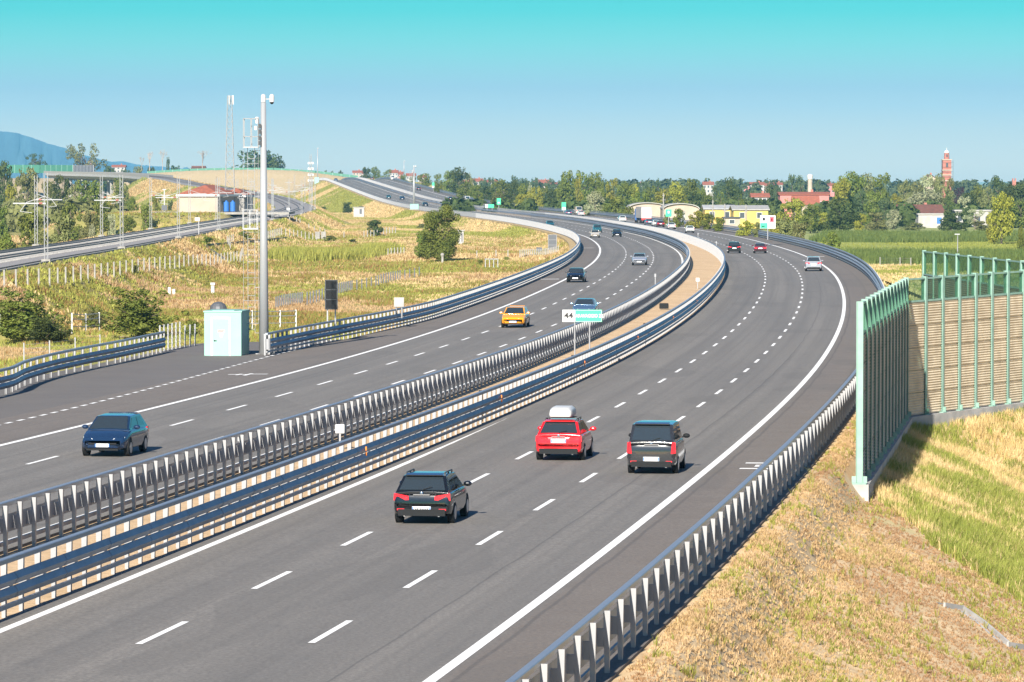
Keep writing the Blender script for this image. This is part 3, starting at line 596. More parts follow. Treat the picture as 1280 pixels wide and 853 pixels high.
# ================================================================== VEHICLES
def paint(name,col,metal=.0,rough=.12):
    m=mat('paint_'+name,col,rough,metal,.6);m.node_tree.nodes['Principled BSDF'].inputs['Coat Roughness'].default_value=.05;return m
paint('black',(.006,.007,.009));paint('red',(.55,.012,.018),.1);paint('anthracite',(.018,.019,.022));paint('silver',(.30,.32,.36),.3);paint('white',(.55,.55,.54),0);paint('orange',(.70,.27,.008))
paint('navy',(.008,.022,.055));paint('teal',(.01,.07,.085));paint('maroon',(.10,.018,.03));paint('beige',(.55,.50,.42),.3);paint('steelblue',(.10,.17,.26),.5)
ST={'hatch':dict(L=4.05,W=1.78,H=1.47,zb=.95,rb=.10,rt=.62,ft=2.25,fb=3.10,zh=.86),
 'suv':dict(L=4.45,W=1.86,H=1.64,zb=1.04,rb=.08,rt=.50,ft=2.65,fb=3.40,zh=.98),
 'sedan':dict(L=4.65,W=1.80,H=1.44,zb=.97,rb=.62,rt=1.35,ft=2.85,fb=3.60,zh=.86),
 'mpv':dict(L=4.2,W=1.76,H=1.78,zb=1.10,rb=.06,rt=.44,ft=2.60,fb=3.30,zh=1.02),
 'van':dict(L=5.4,W=2.0,H=2.35,zb=1.30,rb=.04,rt=.12,ft=3.9,fb=4.7,zh=1.15)}
def car(style,col,s,o,away,label,extra='',group='cars on the motorway',detail=2):
    q=ST[style];L,W,H,zb=q['L'],q['W'],q['H'],q['zb'];w=W/2
    hd=heading(s);p=surf(s,o,.008);rz=-hd+(0 if away else math.pi)
    r=empty('car',p,rz);tag(r,label,'car' if style!='van' else 'van',group)
    if style=='van': r.name='van'
    # local frame: y=0 is the end facing the camera's road point (rear bumper if away, front bumper if not); travel = +y
    y0=0 if away else -L
    def Y(y): return y+y0
    def ring(y,zl,zt,ww):
        pr=[(0,zl),(.78*ww,zl),(ww-.03,zl+.07),(ww,zl+.22),(ww*1.0,(zl+zt)*.55),(ww*.985,zt-.12),(ww*.93,zt-.02),(ww*.6,zt+.015),(0,zt+.02)]
        full=[(a,b) for a,b in pr]+[(-a,b) for a,b in pr[-2:0:-1]]
        return [(a,Y(y),b) for a,b in full]
    zh=q['zh'];fb=q['fb'];rbk=q['rb']
    zr=zb if style!='sedan' else zb-.02
    secs=[(0,.40,zr-.30,w*.82),(.05,.30,zr-.10,w*.93),(.22,.24,zr-.01,w*.985),(.8,.22,zr,w),(fb-.2,.22,zb,w),(fb+.1,.22,zb-.03,w*.99),(L-.45,.24,zh-.04,w*.965),(L-.16,.27,zh-.14,w*.90),(L-.03,.34,zh-.28,w*.80),(L,.42,zh-.36,w*.74)]
    b=MB();b.loft([ring(*x) for x in secs])
    # greenhouse shell
    rt,ft=q['rt'],q['ft'];wb=w*.90;wr=w*.72 if style!='van' else w*.84
    if style=='mpv': wr=w*.80
    def gr(y,zt_,wt,zl_=None):
        zl_=zb-.05;k=(zt_-zl_)/(H-zl_);return [(-wb,Y(y),zl_),(wb,Y(y),zl_),(wb+(wt-wb)*min(1,k*1.0),Y(y),zt_-.03),(wt*.8*max(k,.5),Y(y),zt_),(-wt*.8*max(k,.5),Y(y),zt_),(-(wb+(wt-wb)*min(1,k)),Y(y),zt_-.03)]
    b.loft([gr(rbk-.02,zb+.03,wb),gr(rt,H-.03,wr),gr((rt+ft)/2,H,wr),gr(ft,H-.03,wr),gr(fb,zb+.02,wb)])
    body=b.build('body',M['paint_'+col],r,smooth=False);bevel(body,.06,3,25)
    for pl in body.data.polygons: pl.use_smooth=True
    m=body.modifiers.new('WeightedNormal','WEIGHTED_NORMAL');
    def quad(mb,pts,out,th=.012):
        pts=[np.array(a,float) for a in pts];n=np.cross(pts[1]-pts[0],pts[2]-pts[0]);n/=np.linalg.norm(n)
        if np.dot(n,out)<0: n=-n
        f=[a+n*.012 for a in pts];bk=[a-n*.02 for a in pts];k=len(pts)
        mb.add(f+bk,[tuple(range(k)),tuple(range(k,2*k))[::-1]]+[(i,(i+1)%k,k+(i+1)%k,k+i) for i in range(k)])
    def fr(ya,za,wa,yb,zb_,wb_,s0,s1,t0,t1):   # panel on the sloping front/rear face; t along the slope, s across -1..1
        def pp(s_,t):
            return (s_*(wa+(wb_-wa)*t),Y(ya+(yb-ya)*t),za+(zb_-za)*t)
        return [pp(s0,t0),pp(s1,t0),pp(s1*.96,t1),pp(s0*.96,t1)]
    g=MB();quad(g,fr(rbk-.02,zb+.03,wb,rt,H-.03,wr,-.88,.88,.10,.90),(0,-1,.3));g.build('rear_window',M['glass_dark'],r)
    g=MB();quad(g,fr(fb,zb+.02,wb,ft,H-.03,wr,-.90,.90,.08,.93),(0,1,.5));g.build('windscreen',M['glass_dark'],r)
    if style!='van' or True:
        for sx in (-1,1):
            g=MB();z0,z1=zb+.06,H-.11
            def sp(y,z): k=(z-(zb-.05))/(H-.03-(zb-.05)); return (sx*(wb+(wr-wb)*k),Y(y),z)
            a=rbk+(rt-rbk)*.35+.22;bm=(rt+ft)/2+.05
            if style=='van': a=ft-.9;bm=ft-.2
            quad(g,[sp(a,z0),sp(bm-.04,z0),sp(bm-.04,z1),sp(rt+.16 if style!='van' else a,z1)],(sx,0,0))
            quad(g,[sp(bm+.05,z0),sp(fb-.32,z0),sp(ft-.10,z1),sp(bm+.05,z1)],(sx,0,0))
            g.build('side_window',M['glass_dark'],r)
    # wheels
    for sx in (-1,1):
        for yy in (.80 if style!='van' else 1.1,L-.82):
            rad=.33 if style in('suv','van') else .31
            t=MB();t.tube((sx*(w-.20),Y(yy),rad),(sx*(w+.004),Y(yy),rad),rad,n=22);wh=t.build('wheel',M['rubber'],r)
            t=MB();t.tube((sx*(w-.05),Y(yy),rad),(sx*(w+.014),Y(yy),rad),rad*.66,n=16);
            t.build('rim',M['rim'],wh)
            t=MB();t.tube((sx*(w-.16),Y(yy),rad+.03),(sx*(w-.004),Y(yy),rad+.03),rad+.055,n=22);t.build('wheel_arch',M['black_plastic'],r)
    # rear end
    e=MB();e.box((0,Y(.03),.36),(W*.80,.14,.20));e.build('rear_bumper_trim',M['black_plastic'],r)
    zt=zb-.02
    for sx in (-1,1):
        e=MB()
        if style=='mpv': e.loft([[(sx*(w-.19),Y(-.01+k),.72),(sx*(w-.015),Y(.05+k),.74),(sx*(w-.03),Y(.05+k),1.12),(sx*(w-.15),Y(-.01+k),1.14)] for k in (0,.16)])
        elif style in('hatch','suv'): e.loft([[(sx*(w-.50),Y(.0+k),zt-.20),(sx*(w-.03),Y(.07+k),zt-.22),(sx*(w-.045),Y(.07+k),zt+.0),(sx*(w-.50),Y(.0+k),zt-.08)] for k in (0,.22)])
        else: e.box((sx*(w-.25),Y(.06),zt-.17),(.42,.12,.17))
        e.build('tail_light',M['tail_red'],r)
        e=MB();e.loft([[(sx*(w-.55),Y(L-.03-k),zh-.30),(sx*(w-.12),Y(L-.20-k),zh-.26),(sx*(w-.10),Y(L-.30-k),zh-.12),(sx*(w-.48),Y(L-.10-k),zh-.17)] for k in (0,.12)]);e.build('headlight',M['headlamp'],r)
        e=MB();e.ball((sx*(w+.10),Y(fb-.45),zb+.09),(.13,.08,.085),10,6);e.bar((sx*(w-.06),Y(fb-.45),zb+.04),(sx*(w+.06),Y(fb-.45),zb+.06),.05);e.build('wing_mirror',M['paint_'+col if style!='mpv' else 'black_plastic'],r)
    pz=.82 if style in('hatch','suv') else .80
    if style in('mpv',): pz=.62
    if extra.find('lowplate')>=0: pz=.55
    e=MB();e.box((0,Y(-.005 if pz<.8 else .0),pz-.08),(.56,.05,.14));e.build('rear_plate',M['plate_white'],r)
    e=MB();e.box((0,Y(L-.0),.44),(.54,.04,.12));e.build('front_plate',M['plate_white'],r)
    e=MB();e.loft([[(-.62,Y(L-.04-k),.36),(.62,Y(L-.04-k),.36),(.52,Y(L-.0-k),.50),(.60,Y(L-.04-k),zh-.27),(-.60,Y(L-.04-k),zh-.27),(-.52,Y(L-.0-k),.50)] for k in (-.012,.08)]);e.build('grille',M['black_plastic'],r)
    if detail>=2:
        for yy,zz,nm in ((Y(-.033 if pz<.8 else -.028),pz-.08,'rear'),(Y(L+.022),.44,'front')):
            e=MB()
            for k in range(7): e.box((-.17+k*.055+(.03 if k>1 else 0),yy,zz),(.03,.008,.07))
            e.build('plate_characters',M['black_text'],r)
            e=MB();e.box((-.255,yy,zz),(.04,.008,.12));e.box((.255,yy,zz),(.04,.008,.12));e.build('plate_band',M['blue_paint'],r)
        e=MB();e.bar((0,Y(rbk+.0),zb+.08),(.30,Y(rbk+.03),zb+.18),.02);e.build('rear_wiper',M['black_plastic'],r)
        e=MB();e.box((0,Y(L-.02),.28),(1.2,.1,.06));e.build('splitter',M['black_plastic'],r)
        e=MB();e.box((0,Y(.0),zb-.06),(.5,.03,.03));e.ball((0,Y(-.005),zb-.01),(.05,.02,.05),10,6);e.build('badge',M['chrome'],r)
        if style!='sedan':
            e=MB();e.loft([[(-wr*.86,Y(rt-.16),H-.045+k),(wr*.86,Y(rt-.16),H-.045+k),(wr*.86,Y(rt+.12),H-.01+k),(-wr*.86,Y(rt+.12),H-.01+k)] for k in (0,.03)]);e.build('spoiler',M['paint_'+col],r)
        for sx in (-1,1):
            e=MB();e.tube((sx*.52,Y(-.02),.27),(sx*.52,Y(.15),.27),.035,n=10);e.build('exhaust',M['chrome'],r)
            e=MB();e.box((sx*(w-.26),Y(-.002),.45),(.22,.05,.05));e.build('reflector',M['tail_red'],r)
    if 'rails' in extra or 'box' in extra:
        for sx in (-1,1):
            e=MB();e.bar((sx*(wr-.06),Y(rt+.15),H+.03),(sx*(wr-.06),Y(ft-.1),H+.03),.035,.03)
            for yy in (rt+.2,(rt+ft)/2,ft-.15): e.bar((sx*(wr-.06),Y(yy),H-.05),(sx*(wr-.06),Y(yy),H+.03),.035,.05)
            e.build('roof_rail',M['dark_metal'],r)
    if 'box' in extra:
        for yy in (rt+.55,ft-.45):
            e=MB();e.bar((-wr,Y(yy),H+.07),(wr,Y(yy),H+.07),.05,.03);e.build('crossbar',M['dark_metal'],r)
        e=MB();rr=[]
        for yy,k in ((rt-.12,.62),(rt-.05,.85),(rt+.25,1),(ft-.5,1),(ft-.1,.85),(ft+.12,.35)):
            ww=.44*(.6+.4*k);hh=.36*k
            rr.append([(x*ww,Y(yy),H+.12+z*hh) for x,z in ((-.96,0),(.96,0),(1,.35),(.93,.75),(.7,1),(-.7,1),(-.93,.75),(-1,.35))])
        e.loft(rr);bo=e.build('roof_box',M['white_paint'],r,smooth=True);bevel(bo,.03,2,30)
        # the box is carried on the roof but reads as its own thing
    return r
def carpx(style,col,u,v,away,label,extra='',detail=1,s=None,lane=None):
    if s is None:
        s,o=RR(u,v)
    else: o=lane
    if lane is not None: o=lane
    return car(style,col,s,o,away,label,extra,detail=detail)
# nearer carriageway, driving away
carpx('hatch','black',527,657,True,'black hatchback seen from behind, nearest car on the nearer carriageway','lowplate rails',2)
carpx('hatch','red',698,577,True,'bright red hatchback with a white roof box, seen from behind','box',2)
carpx('mpv','anthracite',814,594,True,'dark grey tall family car seen from behind in the right lane','',2)
carpx('suv','silver',1017,339.5,True,'silver car seen from behind near the outer edge line of the bend')
carpx('suv','black',918,317,True,'black car seen from behind in the bend, left of the dark red car')
carpx('sedan','maroon',950.5,317,True,'dark red saloon seen from behind in the bend')
carpx('hatch','white',862.8,291.5,True,'white car seen from behind beyond the sandy median, behind the bend')
carpx('sedan','white',840,287,True,'low white car half hidden by the median guardrail, right of the lorry')
carpx('hatch','maroon',826,284,True,'dark red car just right of the lorry, mostly hidden by the median guardrail')
carpx('hatch','white',820.5,283.2,True,'small white car close behind the lorry')
carpx('sedan','steelblue',812,281.5,True,'blue car behind the lorry, mostly hidden by the median guardrail')
carpx('suv','white',778.5,278,True,'white car with dark rear window left of the lorry')
carpx('hatch','steelblue',711,269.5,True,'small blue car far along the nearer carriageway beside the white one')
carpx('sedan','white',727,270.5,True,'small white car far along the nearer carriageway')
carpx('van','beige',724,267.5,True,'cream camper van far along the nearer carriageway')
carpx('van','white',584.5,253.5,True,'white van on the distant climb, among small cars')
carpx('sedan','white',572,252.5,True,'tiny white car on the distant climb left of the white van')
carpx('sedan','navy',563.5,251,True,'tiny dark blue car on the distant climb')
carpx('sedan','white',590.5,255.5,True,'tiny white car on the distant climb right of the white van')
carpx('suv','black',523.5,238.5,True,'black car on the distant climb beside the far camera mast')
carpx('van','white',491,225.5,True,'white van near the crest of the distant climb')
carpx('sedan','black',465,224,True,'tiny dark car at the crest of the distant climb')
# farther carriageway, coming towards the camera
carpx('hatch','navy',128,572,False,'dark blue car coming towards the camera at the left, nearest on the farther carriageway','',2)
carpx('hatch','orange',641,410.5,False,'bright orange hatchback coming towards the camera','',2)
carpx('sedan','steelblue',729,398,False,'blue car coming towards the camera, half hidden behind the green 44 sign')
carpx('sedan','black',719,353.5,False,'black car coming towards the camera beyond the orange one')
carpx('sedan','silver',799,332,False,'silver car coming towards the camera in the lane beside the median')
carpx('hatch','black',771.5,296.5,False,'small black car coming towards the camera at the far bend')
carpx('hatch','beige',744,297.5,False,'cream car coming towards the camera at the far bend, left of the small black one')
carpx('suv','teal',747,291,False,'blue green car just behind the cream car at the far bend')
carpx('hatch','teal',688,284,False,'dark teal car appearing over the left guardrail at the far bend')
carpx('sedan','black',532,258,False,'tiny black car on the far climb, first behind the far mast')
carpx('sedan','navy',503,250,False,'tiny dark car on the far climb, right one of two side by side')
carpx('hatch','teal',486,248.5,False,'tiny teal car on the far climb, left one of two side by side')
carpx('sedan','steelblue',420,226.5,False,'tiny blue car at the crest of the far climb')
# lorry
def lorry():
    s,o=RR(808,279.5);hd=heading(s);p=surf(s,o,.008);r=empty('lorry',p,-hd);tag(r,'white box lorry seen from behind on the nearer carriageway beyond the bend','lorry')
    a=MB();a.box((0,6.6,2.62),(2.5,13.2,2.75));bo=a.build('trailer',M['plaster_white'],r);bevel(bo,.04)
    a=MB();a.box((0,-.012,2.6),(2.3,.02,2.5));d=a.build('rear_door',M['white_paint'],r)
    a=MB()
    for x in (-.6,-.08,.08,.6): a.bar((x,-.05,1.4),(x,-.05,3.8),.04)
    a.build('door_bar',M['galvanised'],d)
    a=MB();a.box((0,.05,1.08),(2.45,.2,.28));a.build('bumper',M['red_text'],r)
    for sx in (-1,1):
        a=MB();a.box((sx*.95,-.08,.82),(.4,.06,.16));a.build('tail_light',M['tail_red'],r)
        for yy in (1.6,2.9,4.2,11.5,15.2):
            a=MB();a.tube((sx*.85,yy,.5),(sx*1.22,yy,.5),.5,n=18);a.build('wheel',M['rubber'],r)
    a=MB();a.box((0,7.2,1.0),(1.0,14,.25));a.build('chassis',M['dark_metal'],r)
    a=MB();a.loft([[(-1.2,y,.6),(1.2,y,.6),(1.2,y,z),(-1.2,y,z)] for y,z in ((13.9,3.5),(15.8,3.4),(16.2,2.0))]);a.build('cab',M['blue_paint'],r)
lorry()
# ================================================================== ROADSIDE EQUIPMENT
def text(s,size,m,parent,loc,rot=(math.pi/2,0,0),align='CENTER',ext=.004,sx=1,name='lettering'):
    cu=bpy.data.curves.new(name,'FONT');cu.body=s;cu.size=size;cu.align_x=align;cu.align_y='CENTER';cu.extrude=ext;cu.offset=.012
    o=bpy.data.objects.new(name,cu);C.objects.link(o);me=bpy.data.meshes.new_from_object(o.evaluated_get(bpy.context.evaluated_depsgraph_get()));bpy.data.objects.remove(o)
    me.materials.clear();me.materials.append(M[m]);q=bpy.data.objects.new(name,me);link(q,parent);q.location=loc;q.rotation_euler=rot;q.scale=(sx,1,1);return q
def cabin(p,rz,w,d,h,label,det=True):
    r=empty('equipment_cabin',p,rz);tag(r,label,'equipment cabin','mint green equipment cabins')
    a=MB();a.box((0,d/2,h/2+.05),(w,d,h-.1));bo=a.build('wall',M['mint_pale'],r);bevel(bo,.02)
    a=MB();a.box((0,d/2,h+.02),(w+.08,d+.08,.09));a.build('roof',M['mint_pale'],r)
    a=MB();a.box((0,d/2,-.03),(w+.3,d+.3,.16));a.build('plinth',M['concrete'],r)
    if det:
        a=MB()
        x0,x1,z0,z1=-w*.29,w*.20,.22,h-.38
        for c,sz in (((x0,0,(z0+z1)/2),(.13,.05,z1-z0+.13)),((x1,0,(z0+z1)/2),(.13,.05,z1-z0+.13)),(((x0+x1)/2,0,z0),(x1-x0,.05,.13)),(((x0+x1)/2,0,z1),(x1-x0,.05,.13))): a.box((c[0],-.025,c[2]),sz)
        fr=a.build('door_frame',M['white_paint'],r)
        a=MB();a.box(((x0+x1)/2,-.012,(z0+z1)/2),(x1-x0-.13,.03,z1-z0-.13));dd=a.build('door',M['mint_pale'],r)
        a=MB();a.bar((x0+.14,-.07,h*.42),(x0+.30,-.07,h*.42),.035);a.box((x0+.15,-.04,h*.42),(.05,.06,.08));a.build('handle',M['black_plastic'],dd)
        a=MB()
        for z in (.5,h*.45,h-.7): a.box((x1-.09,-.045,z),(.03,.04,.12))
        a.build('hinge',M['galvanised_post'],dd)
        a=MB();a.box(((x0+x1)/2+.02,-.034,h*.61),(.44,.012,.17));pl=a.build('notice',M['sign_white'],dd)
        # two lines of small red capitals, too fine to read in the photograph
        a=MB();random.seed(3)
        for row in (0,1):
            for k in range(7 if row==0 else 6):
                a.box(((x0+x1)/2-.16+k*.058,-.046,h*.61+.04-row*.075),(.038,.012,.056))
        a.build('notice_print',M['red_text'],pl)
        a=MB();a.loft([[((x0+x1)/2+.02+x*.13,y,h*.525+z*.12) for x,z in ((-1,1),(1,1),(.5,-1),(-.5,-1))] for y in (-.04,-.028)]);a.build('notice',M['sign_white'],dd)
        a=MB();a.loft([[(-w*.28,y,h+.05),(w*.3,y,h+.05)]+[(w*.3,y,h+.09),(-w*.28,y,h+.09)] for y in (.1,d-.1)]);a.build('roof_cover',M['mint_pale'],r)
    return r
pc=P(278.5,452,240);pc[2]=surf(*[float(q[0]) for q in so(pc[0],pc[1])])[2] if False else pc[2]
cabin(pc,math.radians(-7),2.30,2.6,3.02,'mint green equipment cabin with a white framed door, at the foot of the camera mast')
# slab the cabin stands on
a=MB();a.box((pc[0]+1.6,pc[1]+1.0,pc[2]-.12),(7.6,7.5,.12),rz=math.radians(-7));o=a.build('concrete_pad',M['verge'],kind='structure')
def mast(p,h,r0,r1,label,cabin_=True,full=True,group='camera masts beside the motorway'):
    r=empty('camera_mast',p);tag(r,label,'mast',group)
    a=MB();a.tube((0,0,0),(0,0,h),r0,r1,n=28);a.build('pole',M['mast_grey'],r,smooth=True)
    a=MB();a.tube((0,0,0),(0,0,.06),r0*1.9,n=20)
    for k in range(8): a.box((r0*1.25*math.cos(k*.785),r0*1.25*math.sin(k*.785),.2),(.25,.02,.3),rz=k*.785)
    a.build('base_plate',M['galvanised_post'],r)
    # camera heads
    a=MB();a.bar((0,0,h),(0,0,h+.25),.08);a.bar((0,0,h+.2),(.42,0,h+.2),.06);a.bar((-.02,0,h+.1),(-.1,0,h+.25),.05);a.build('bracket',M['galvanised_post'],r)
    for x in (.0,.52):
        a=MB();a.tube((x,0,h+.02),(x,0,h+.36),.15,n=14);a.ball((x,0,h+.36),.15,12,8);c=a.build('camera_dome',M['white_paint'],r,smooth=False)
        a=MB();a.ball((x,0,h+.0),.12,12,8);a.build('lens',M['black_plastic'],c,smooth=True)
    if full:
        pt=h-2.75   # maintenance cage to the left of the pole top
        a=MB();a.box((-.75,0,pt),(.95,.9,.07));a.build('platform',M['mast_grey'],r)
        a=MB()
        for x in (-1.2,-.74,-.3):
            for y in (-.43,.43): a.bar((x,y,pt),(x,y,pt+1.75),.045)
        for z in (.65,1.75):
            for y in (-.43,.43): a.bar((-1.2,y,pt+z),(-.3,y,pt+z),.045)
            a.bar((-1.2,-.43,pt+z),(-1.2,.43,pt+z),.045)
        a.build('cage',M['lattice_grey'],r)
        a=MB();a.tube((-.36,-.3,pt+1.45),(-.36,-.3,pt+1.85),.12,n=12);a.tube((-.45,-.3,pt+1.05),(-.45,-.3,pt+1.3),.1,n=12);a.build('camera_dome',M['white_paint'],r)
        a=MB();
        for z in (.25,.55,.95,1.3): a.box((-.22,-.2,pt+z),(.16,.3,.26))
        a.build('junction_box',M['dark_metal'],r)
        # ladder with hoops up the back of the pole
        a=MB()
        for x in (-.98,-.55): a.bar((x,.1,1.6),(x,.1,pt),.028)
        z=1.8
        while z<pt: a.bar((-.98,.1,z),(-.55,.1,z),.03);z+=.7
        a.build('ladder',M['lattice_grey'],r)
        a=MB();z=2.2
        for x in (-1.22,-.3): a.bar((x,-.35,2.2),(x,-.35,pt),.02)
        while z<pt:
            a.bar((-1.22,-.35,z),(-.3,-.35,z),.022);a.bar((-1.22,-.35,z),(-.98,.1,z),.022);a.bar((-.3,-.35,z),(-.55,.1,z),.022);z+=1.4
        a.build('safety_hoops',M['lattice_grey'],r)
        for zz in (8.0,):
            a=MB();a.box((-.78,0,zz),(.95,.8,.09))
            for x in (-1.25,-.85,-.4):
                for y in (-.38,.38): a.bar((x,y,zz),(x,y,zz+1.15),.035)
            for z in (.6,1.15):
                for y in (-.38,.38): a.bar((-1.25,y,zz+z),(-.4,y,zz+z),.03)
            a.build('rest_platform',M['mast_grey'],r)
        a=MB();z=1.6
        while z<pt: a.bar((-.55,.1,z),(-r0*.7,0,z),.03);z+=2.8
        a.build('stay',M['galvanised_post'],r)
    return r
pm=P(330,449,242);mast(pm,15.75,.31,.16,'tall pale grey camera mast with a cage and ladder beside the mint cabin')
def far_mast(u,vt,vb,D,label,cab=None):
    b=P(u,vb,D);t=P(u,vt,D);mast(b,t[2]-b[2],.32,.2,label,full=D<1900)
    if cab:
        h=(vb-cab[1])/F*D;cabin(P(cab[0],vb+1,D*.995),0,2.4,2.4,h,cab[2],False)
far_mast(517.5,209,261,1130,'far camera mast rising from a mint cabin at the left edge of the climbing motorway',(518,254.5,'mint green cabin at the foot of the far camera mast on the climb'))
far_mast(397,186,231,2150,'thin distant mast with a green cabin where the climb meets the sky',(396,221,'small mint cabin on the skyline at the left end of the climb'))
far_mast(505,202,222,2400,'thin distant mast among the skyline trees above the climb')
# striped distant antenna
def antenna(u,vt,vb,D,w,label,box=True):
    b=P(u,vb,D);h=(vb-vt)/F*D;r=empty('radio_tower',b);tag(r,label,'radio tower','lattice radio towers')
    a=MB()
    cs=[(-w/2,-w/2),(w/2,-w/2),(w/2,w/2),(-w/2,w/2)]
    k=lambda z:1-.62*(z/h)
    for x,y in cs: a.bar((x,y,0),(x*k(h),y*k(h),h),.10)
    z=0;n=0
    while z<h-w*.5:
        z2=z+w*max(.5,k(z))*1.15
        if z2>h: break
        for i in range(4):
            p,q=cs[i],cs[(i+1)%4];a.bar((p[0]*k(z),p[1]*k(z),z),(q[0]*k(z2),q[1]*k(z2),z2),.08);a.bar((p[0]*k(z2),p[1]*k(z2),z2),(q[0]*k(z2),q[1]*k(z2),z2),.07)
        z=z2
    a.build('lattice',M['lattice_grey'],r)
    if box:
        a=MB()
        for an in (0,2.1,4.2): a.box((.25+.5*math.cos(an),.5*math.sin(an),h-1.0),(.34,.22,2.1),rz=an)
        a.build('antenna',M['white_paint'],r)
    return r
antenna(287.5,120,282,900,2.5,'tall lattice radio tower with white antennas beside the red roofed hut')
r=antenna(388.5,193,262,1500,1.6,'slim far lattice tower with pale discs, left of the distant mast',False)
a=MB()
for z in (11,13.2,15.5,17.6): a.box((0,0,z),(2.2,.6,.8))
a.build('antenna',M['white_paint'],r)
# ------------------------------------------------------------------ signs
def sign44():
    D=0;s,o=RR(745,440);
    D=230.0;c=P(728,395,D);base=surf(*[float(q[0]) for q in so(c[0],c[1])]);k=D/F
    r=empty('place_sign',(c[0],c[1],base[2]-.1));tag(r,'white and green place sign reading 44 on two poles in the median','road sign')
    z=c[2]-base[2]+.1
    a=MB()
    for u in (718.5,737): a.tube(((u-728)*k,.05,0),((u-728)*k,.05,z+.3),.045,n=10)
    a.build('pole',M['galvanised_post'],r)
    xl,xm,xr=(703-728)*k,(718.5-728)*k,(752.5-728)*k;h=15.2*k
    a=MB();a.box(((xl+xm)/2,0,z),(xm-xl,.05,h));p1=a.build('number_panel',M['sign_white'],r)
    a=MB();a.box(((xm+xr)/2,0,z),(xr-xm,.05,h));p2=a.build('name_panel',M['sign_green'],r)
    a=MB()
    for c0,sz in (((xm+.03,-.03,z),(.02,.012,h-.06)),((xr-.03,-.03,z),(.02,.012,h-.06)),(((xm+xr)/2,-.03,z+h/2-.03),(xr-xm-.05,.012,.02)),(((xm+xr)/2,-.03,z-h/2+.03),(xr-xm-.05,.012,.02))): a.box(c0,sz)
    a.build('border',M['sign_white'],p2)
    text('44',.46,'black_text',p1,((xl+xm)/2,-.032,z),sx=1.15)
    text('CARAVAGGIO Z.I.',.26,'sign_white',p2,((xm+xr)/2,-.032,z-.01),sx=.86)
sign44()
def board(u0,u1,v0,v1,D,vg,m,label,cat='road sign',poles=2,back=.06,children=()):
    k=D/F;c=P((u0+u1)/2,(v0+v1)/2,D);g=P((u0+u1)/2,vg,D);r=empty('road_sign',(c[0],c[1],g[2]));tag(r,label,cat)
    w=(u1-u0)*k;h=(v1-v0)*k;z=c[2]-g[2]
    a=MB()
    xs=[0] if poles==1 else [-w*.28,w*.28]
    for x in xs: a.tube((x,.1,0),(x,.1,z),.06 if D<500 else .09,n=8)
    a.build('pole',M['galvanised_post'],r)
    a=MB();a.box((0,0,z),(w,back,h));pn=a.build('panel',M[m],r);bevel(pn,.02)
    for cx,cz,sw,sh,mm,nm in children:
        a=MB();a.box((cx*w,-back/2-.012,z+cz*h),(sw*w,.02,sh*h));a.build(nm,M[mm],pn)
    return r,w,h,z,pn
r,w,h,z,pn=board(950,969.5,269.5,286,640,300,'sign_white','service area sign with green left half and red emblem on the white right half','road sign',1,children=((-.25,-.27,.46,.40,'sign_green','name_band'),(-.25,.22,.40,.42,'sign_white','symbol_field'),(-.25,.22,.13,.22,'black_text','symbol'),(.26,.20,.26,.42,'sign_red','emblem'),(.26,.18,.09,.22,'sign_white','emblem_shape'),(.26,-.15,.36,.045,'sign_red','lettering_line'),(.26,-.25,.28,.045,'sign_red','lettering_line'),(-.30,-.34,.20,.06,'sign_white','lettering_line')))
board(832,839.5,262,271,700,280,'sign_green','small green road sign behind the outer guardrail right of the lorry','road sign',1,children=((0,.12,.3,.35,'sign_white','symbol'),))
board(702,707.5,253,263,950,266,'sign_green','green and white sign at the end of the pale wall, far right carriageway','road sign',1,children=((0,-.3,.8,.38,'sign_white','lower_panel'),))
board(621,626,248,256,1180,262,'sign_green','small green sign beside the slip lane far along the climb','road sign',1,children=((0,-.2,.5,.2,'sign_white','symbol'),))
board(606.5,617.5,255.5,260,1180,263,'sign_green','wide green and white place sign in the distant median','road sign',2,children=((-.34,0,.3,1.0,'sign_white','number_panel'),))
board(540,543,228.5,235,1640,240,'sign_green','narrow green sign beside the round bush on the climb','road sign',1,children=((0,-.3,.9,.35,'sign_white','lower_panel'),))
# dark sign box seen from behind in the left grass
def signal_box(u0,u1,v0,v1,D,vg,label,m,ribs=True):
    k=D/F;c=P((u0+u1)/2,(v0+v1)/2,D);g=P((u0+u1)/2,vg,D);r=empty('message_sign',(c[0],c[1],g[2]));tag(r,label,'message sign','message signs on two legs in the left verge')
    w=(u1-u0)*k;h=(v1-v0)*k;z=c[2]-g[2]
    a=MB()
    for x in (-w*.32,w*.32): a.bar((x,.0,0),(x,.0,z),.09)
    a.build('leg',M['galvanised_post'],r)
    a=MB();a.box((0,0,z),(w,.28,h));b=a.build('housing',M[m],r);bevel(b,.03)
    a=MB()
    for zz in (-.5,-.17,.17,.5): a.box((0,-.15,z+zz*h*.98),(w*.98,.03,.05))
    for x in (-.5,.5): a.box((x*w*.96,-.15,z),(.06,.03,h))
    a.build('rib',M['dark_metal' if m=='black_plastic' else 'galvanised_post'],b)
signal_box(406.5,422,350,387,262,405,'dark box shaped message sign seen from behind in the left grass','black_plastic')
signal_box(685,696,293.5,313,690,328,'grey message sign with pale frame inside the far left bend','grey_back')
board(492.5,505,372,384,285,398,'concrete','blank back of a small sign behind the left guardrail','road sign',2)
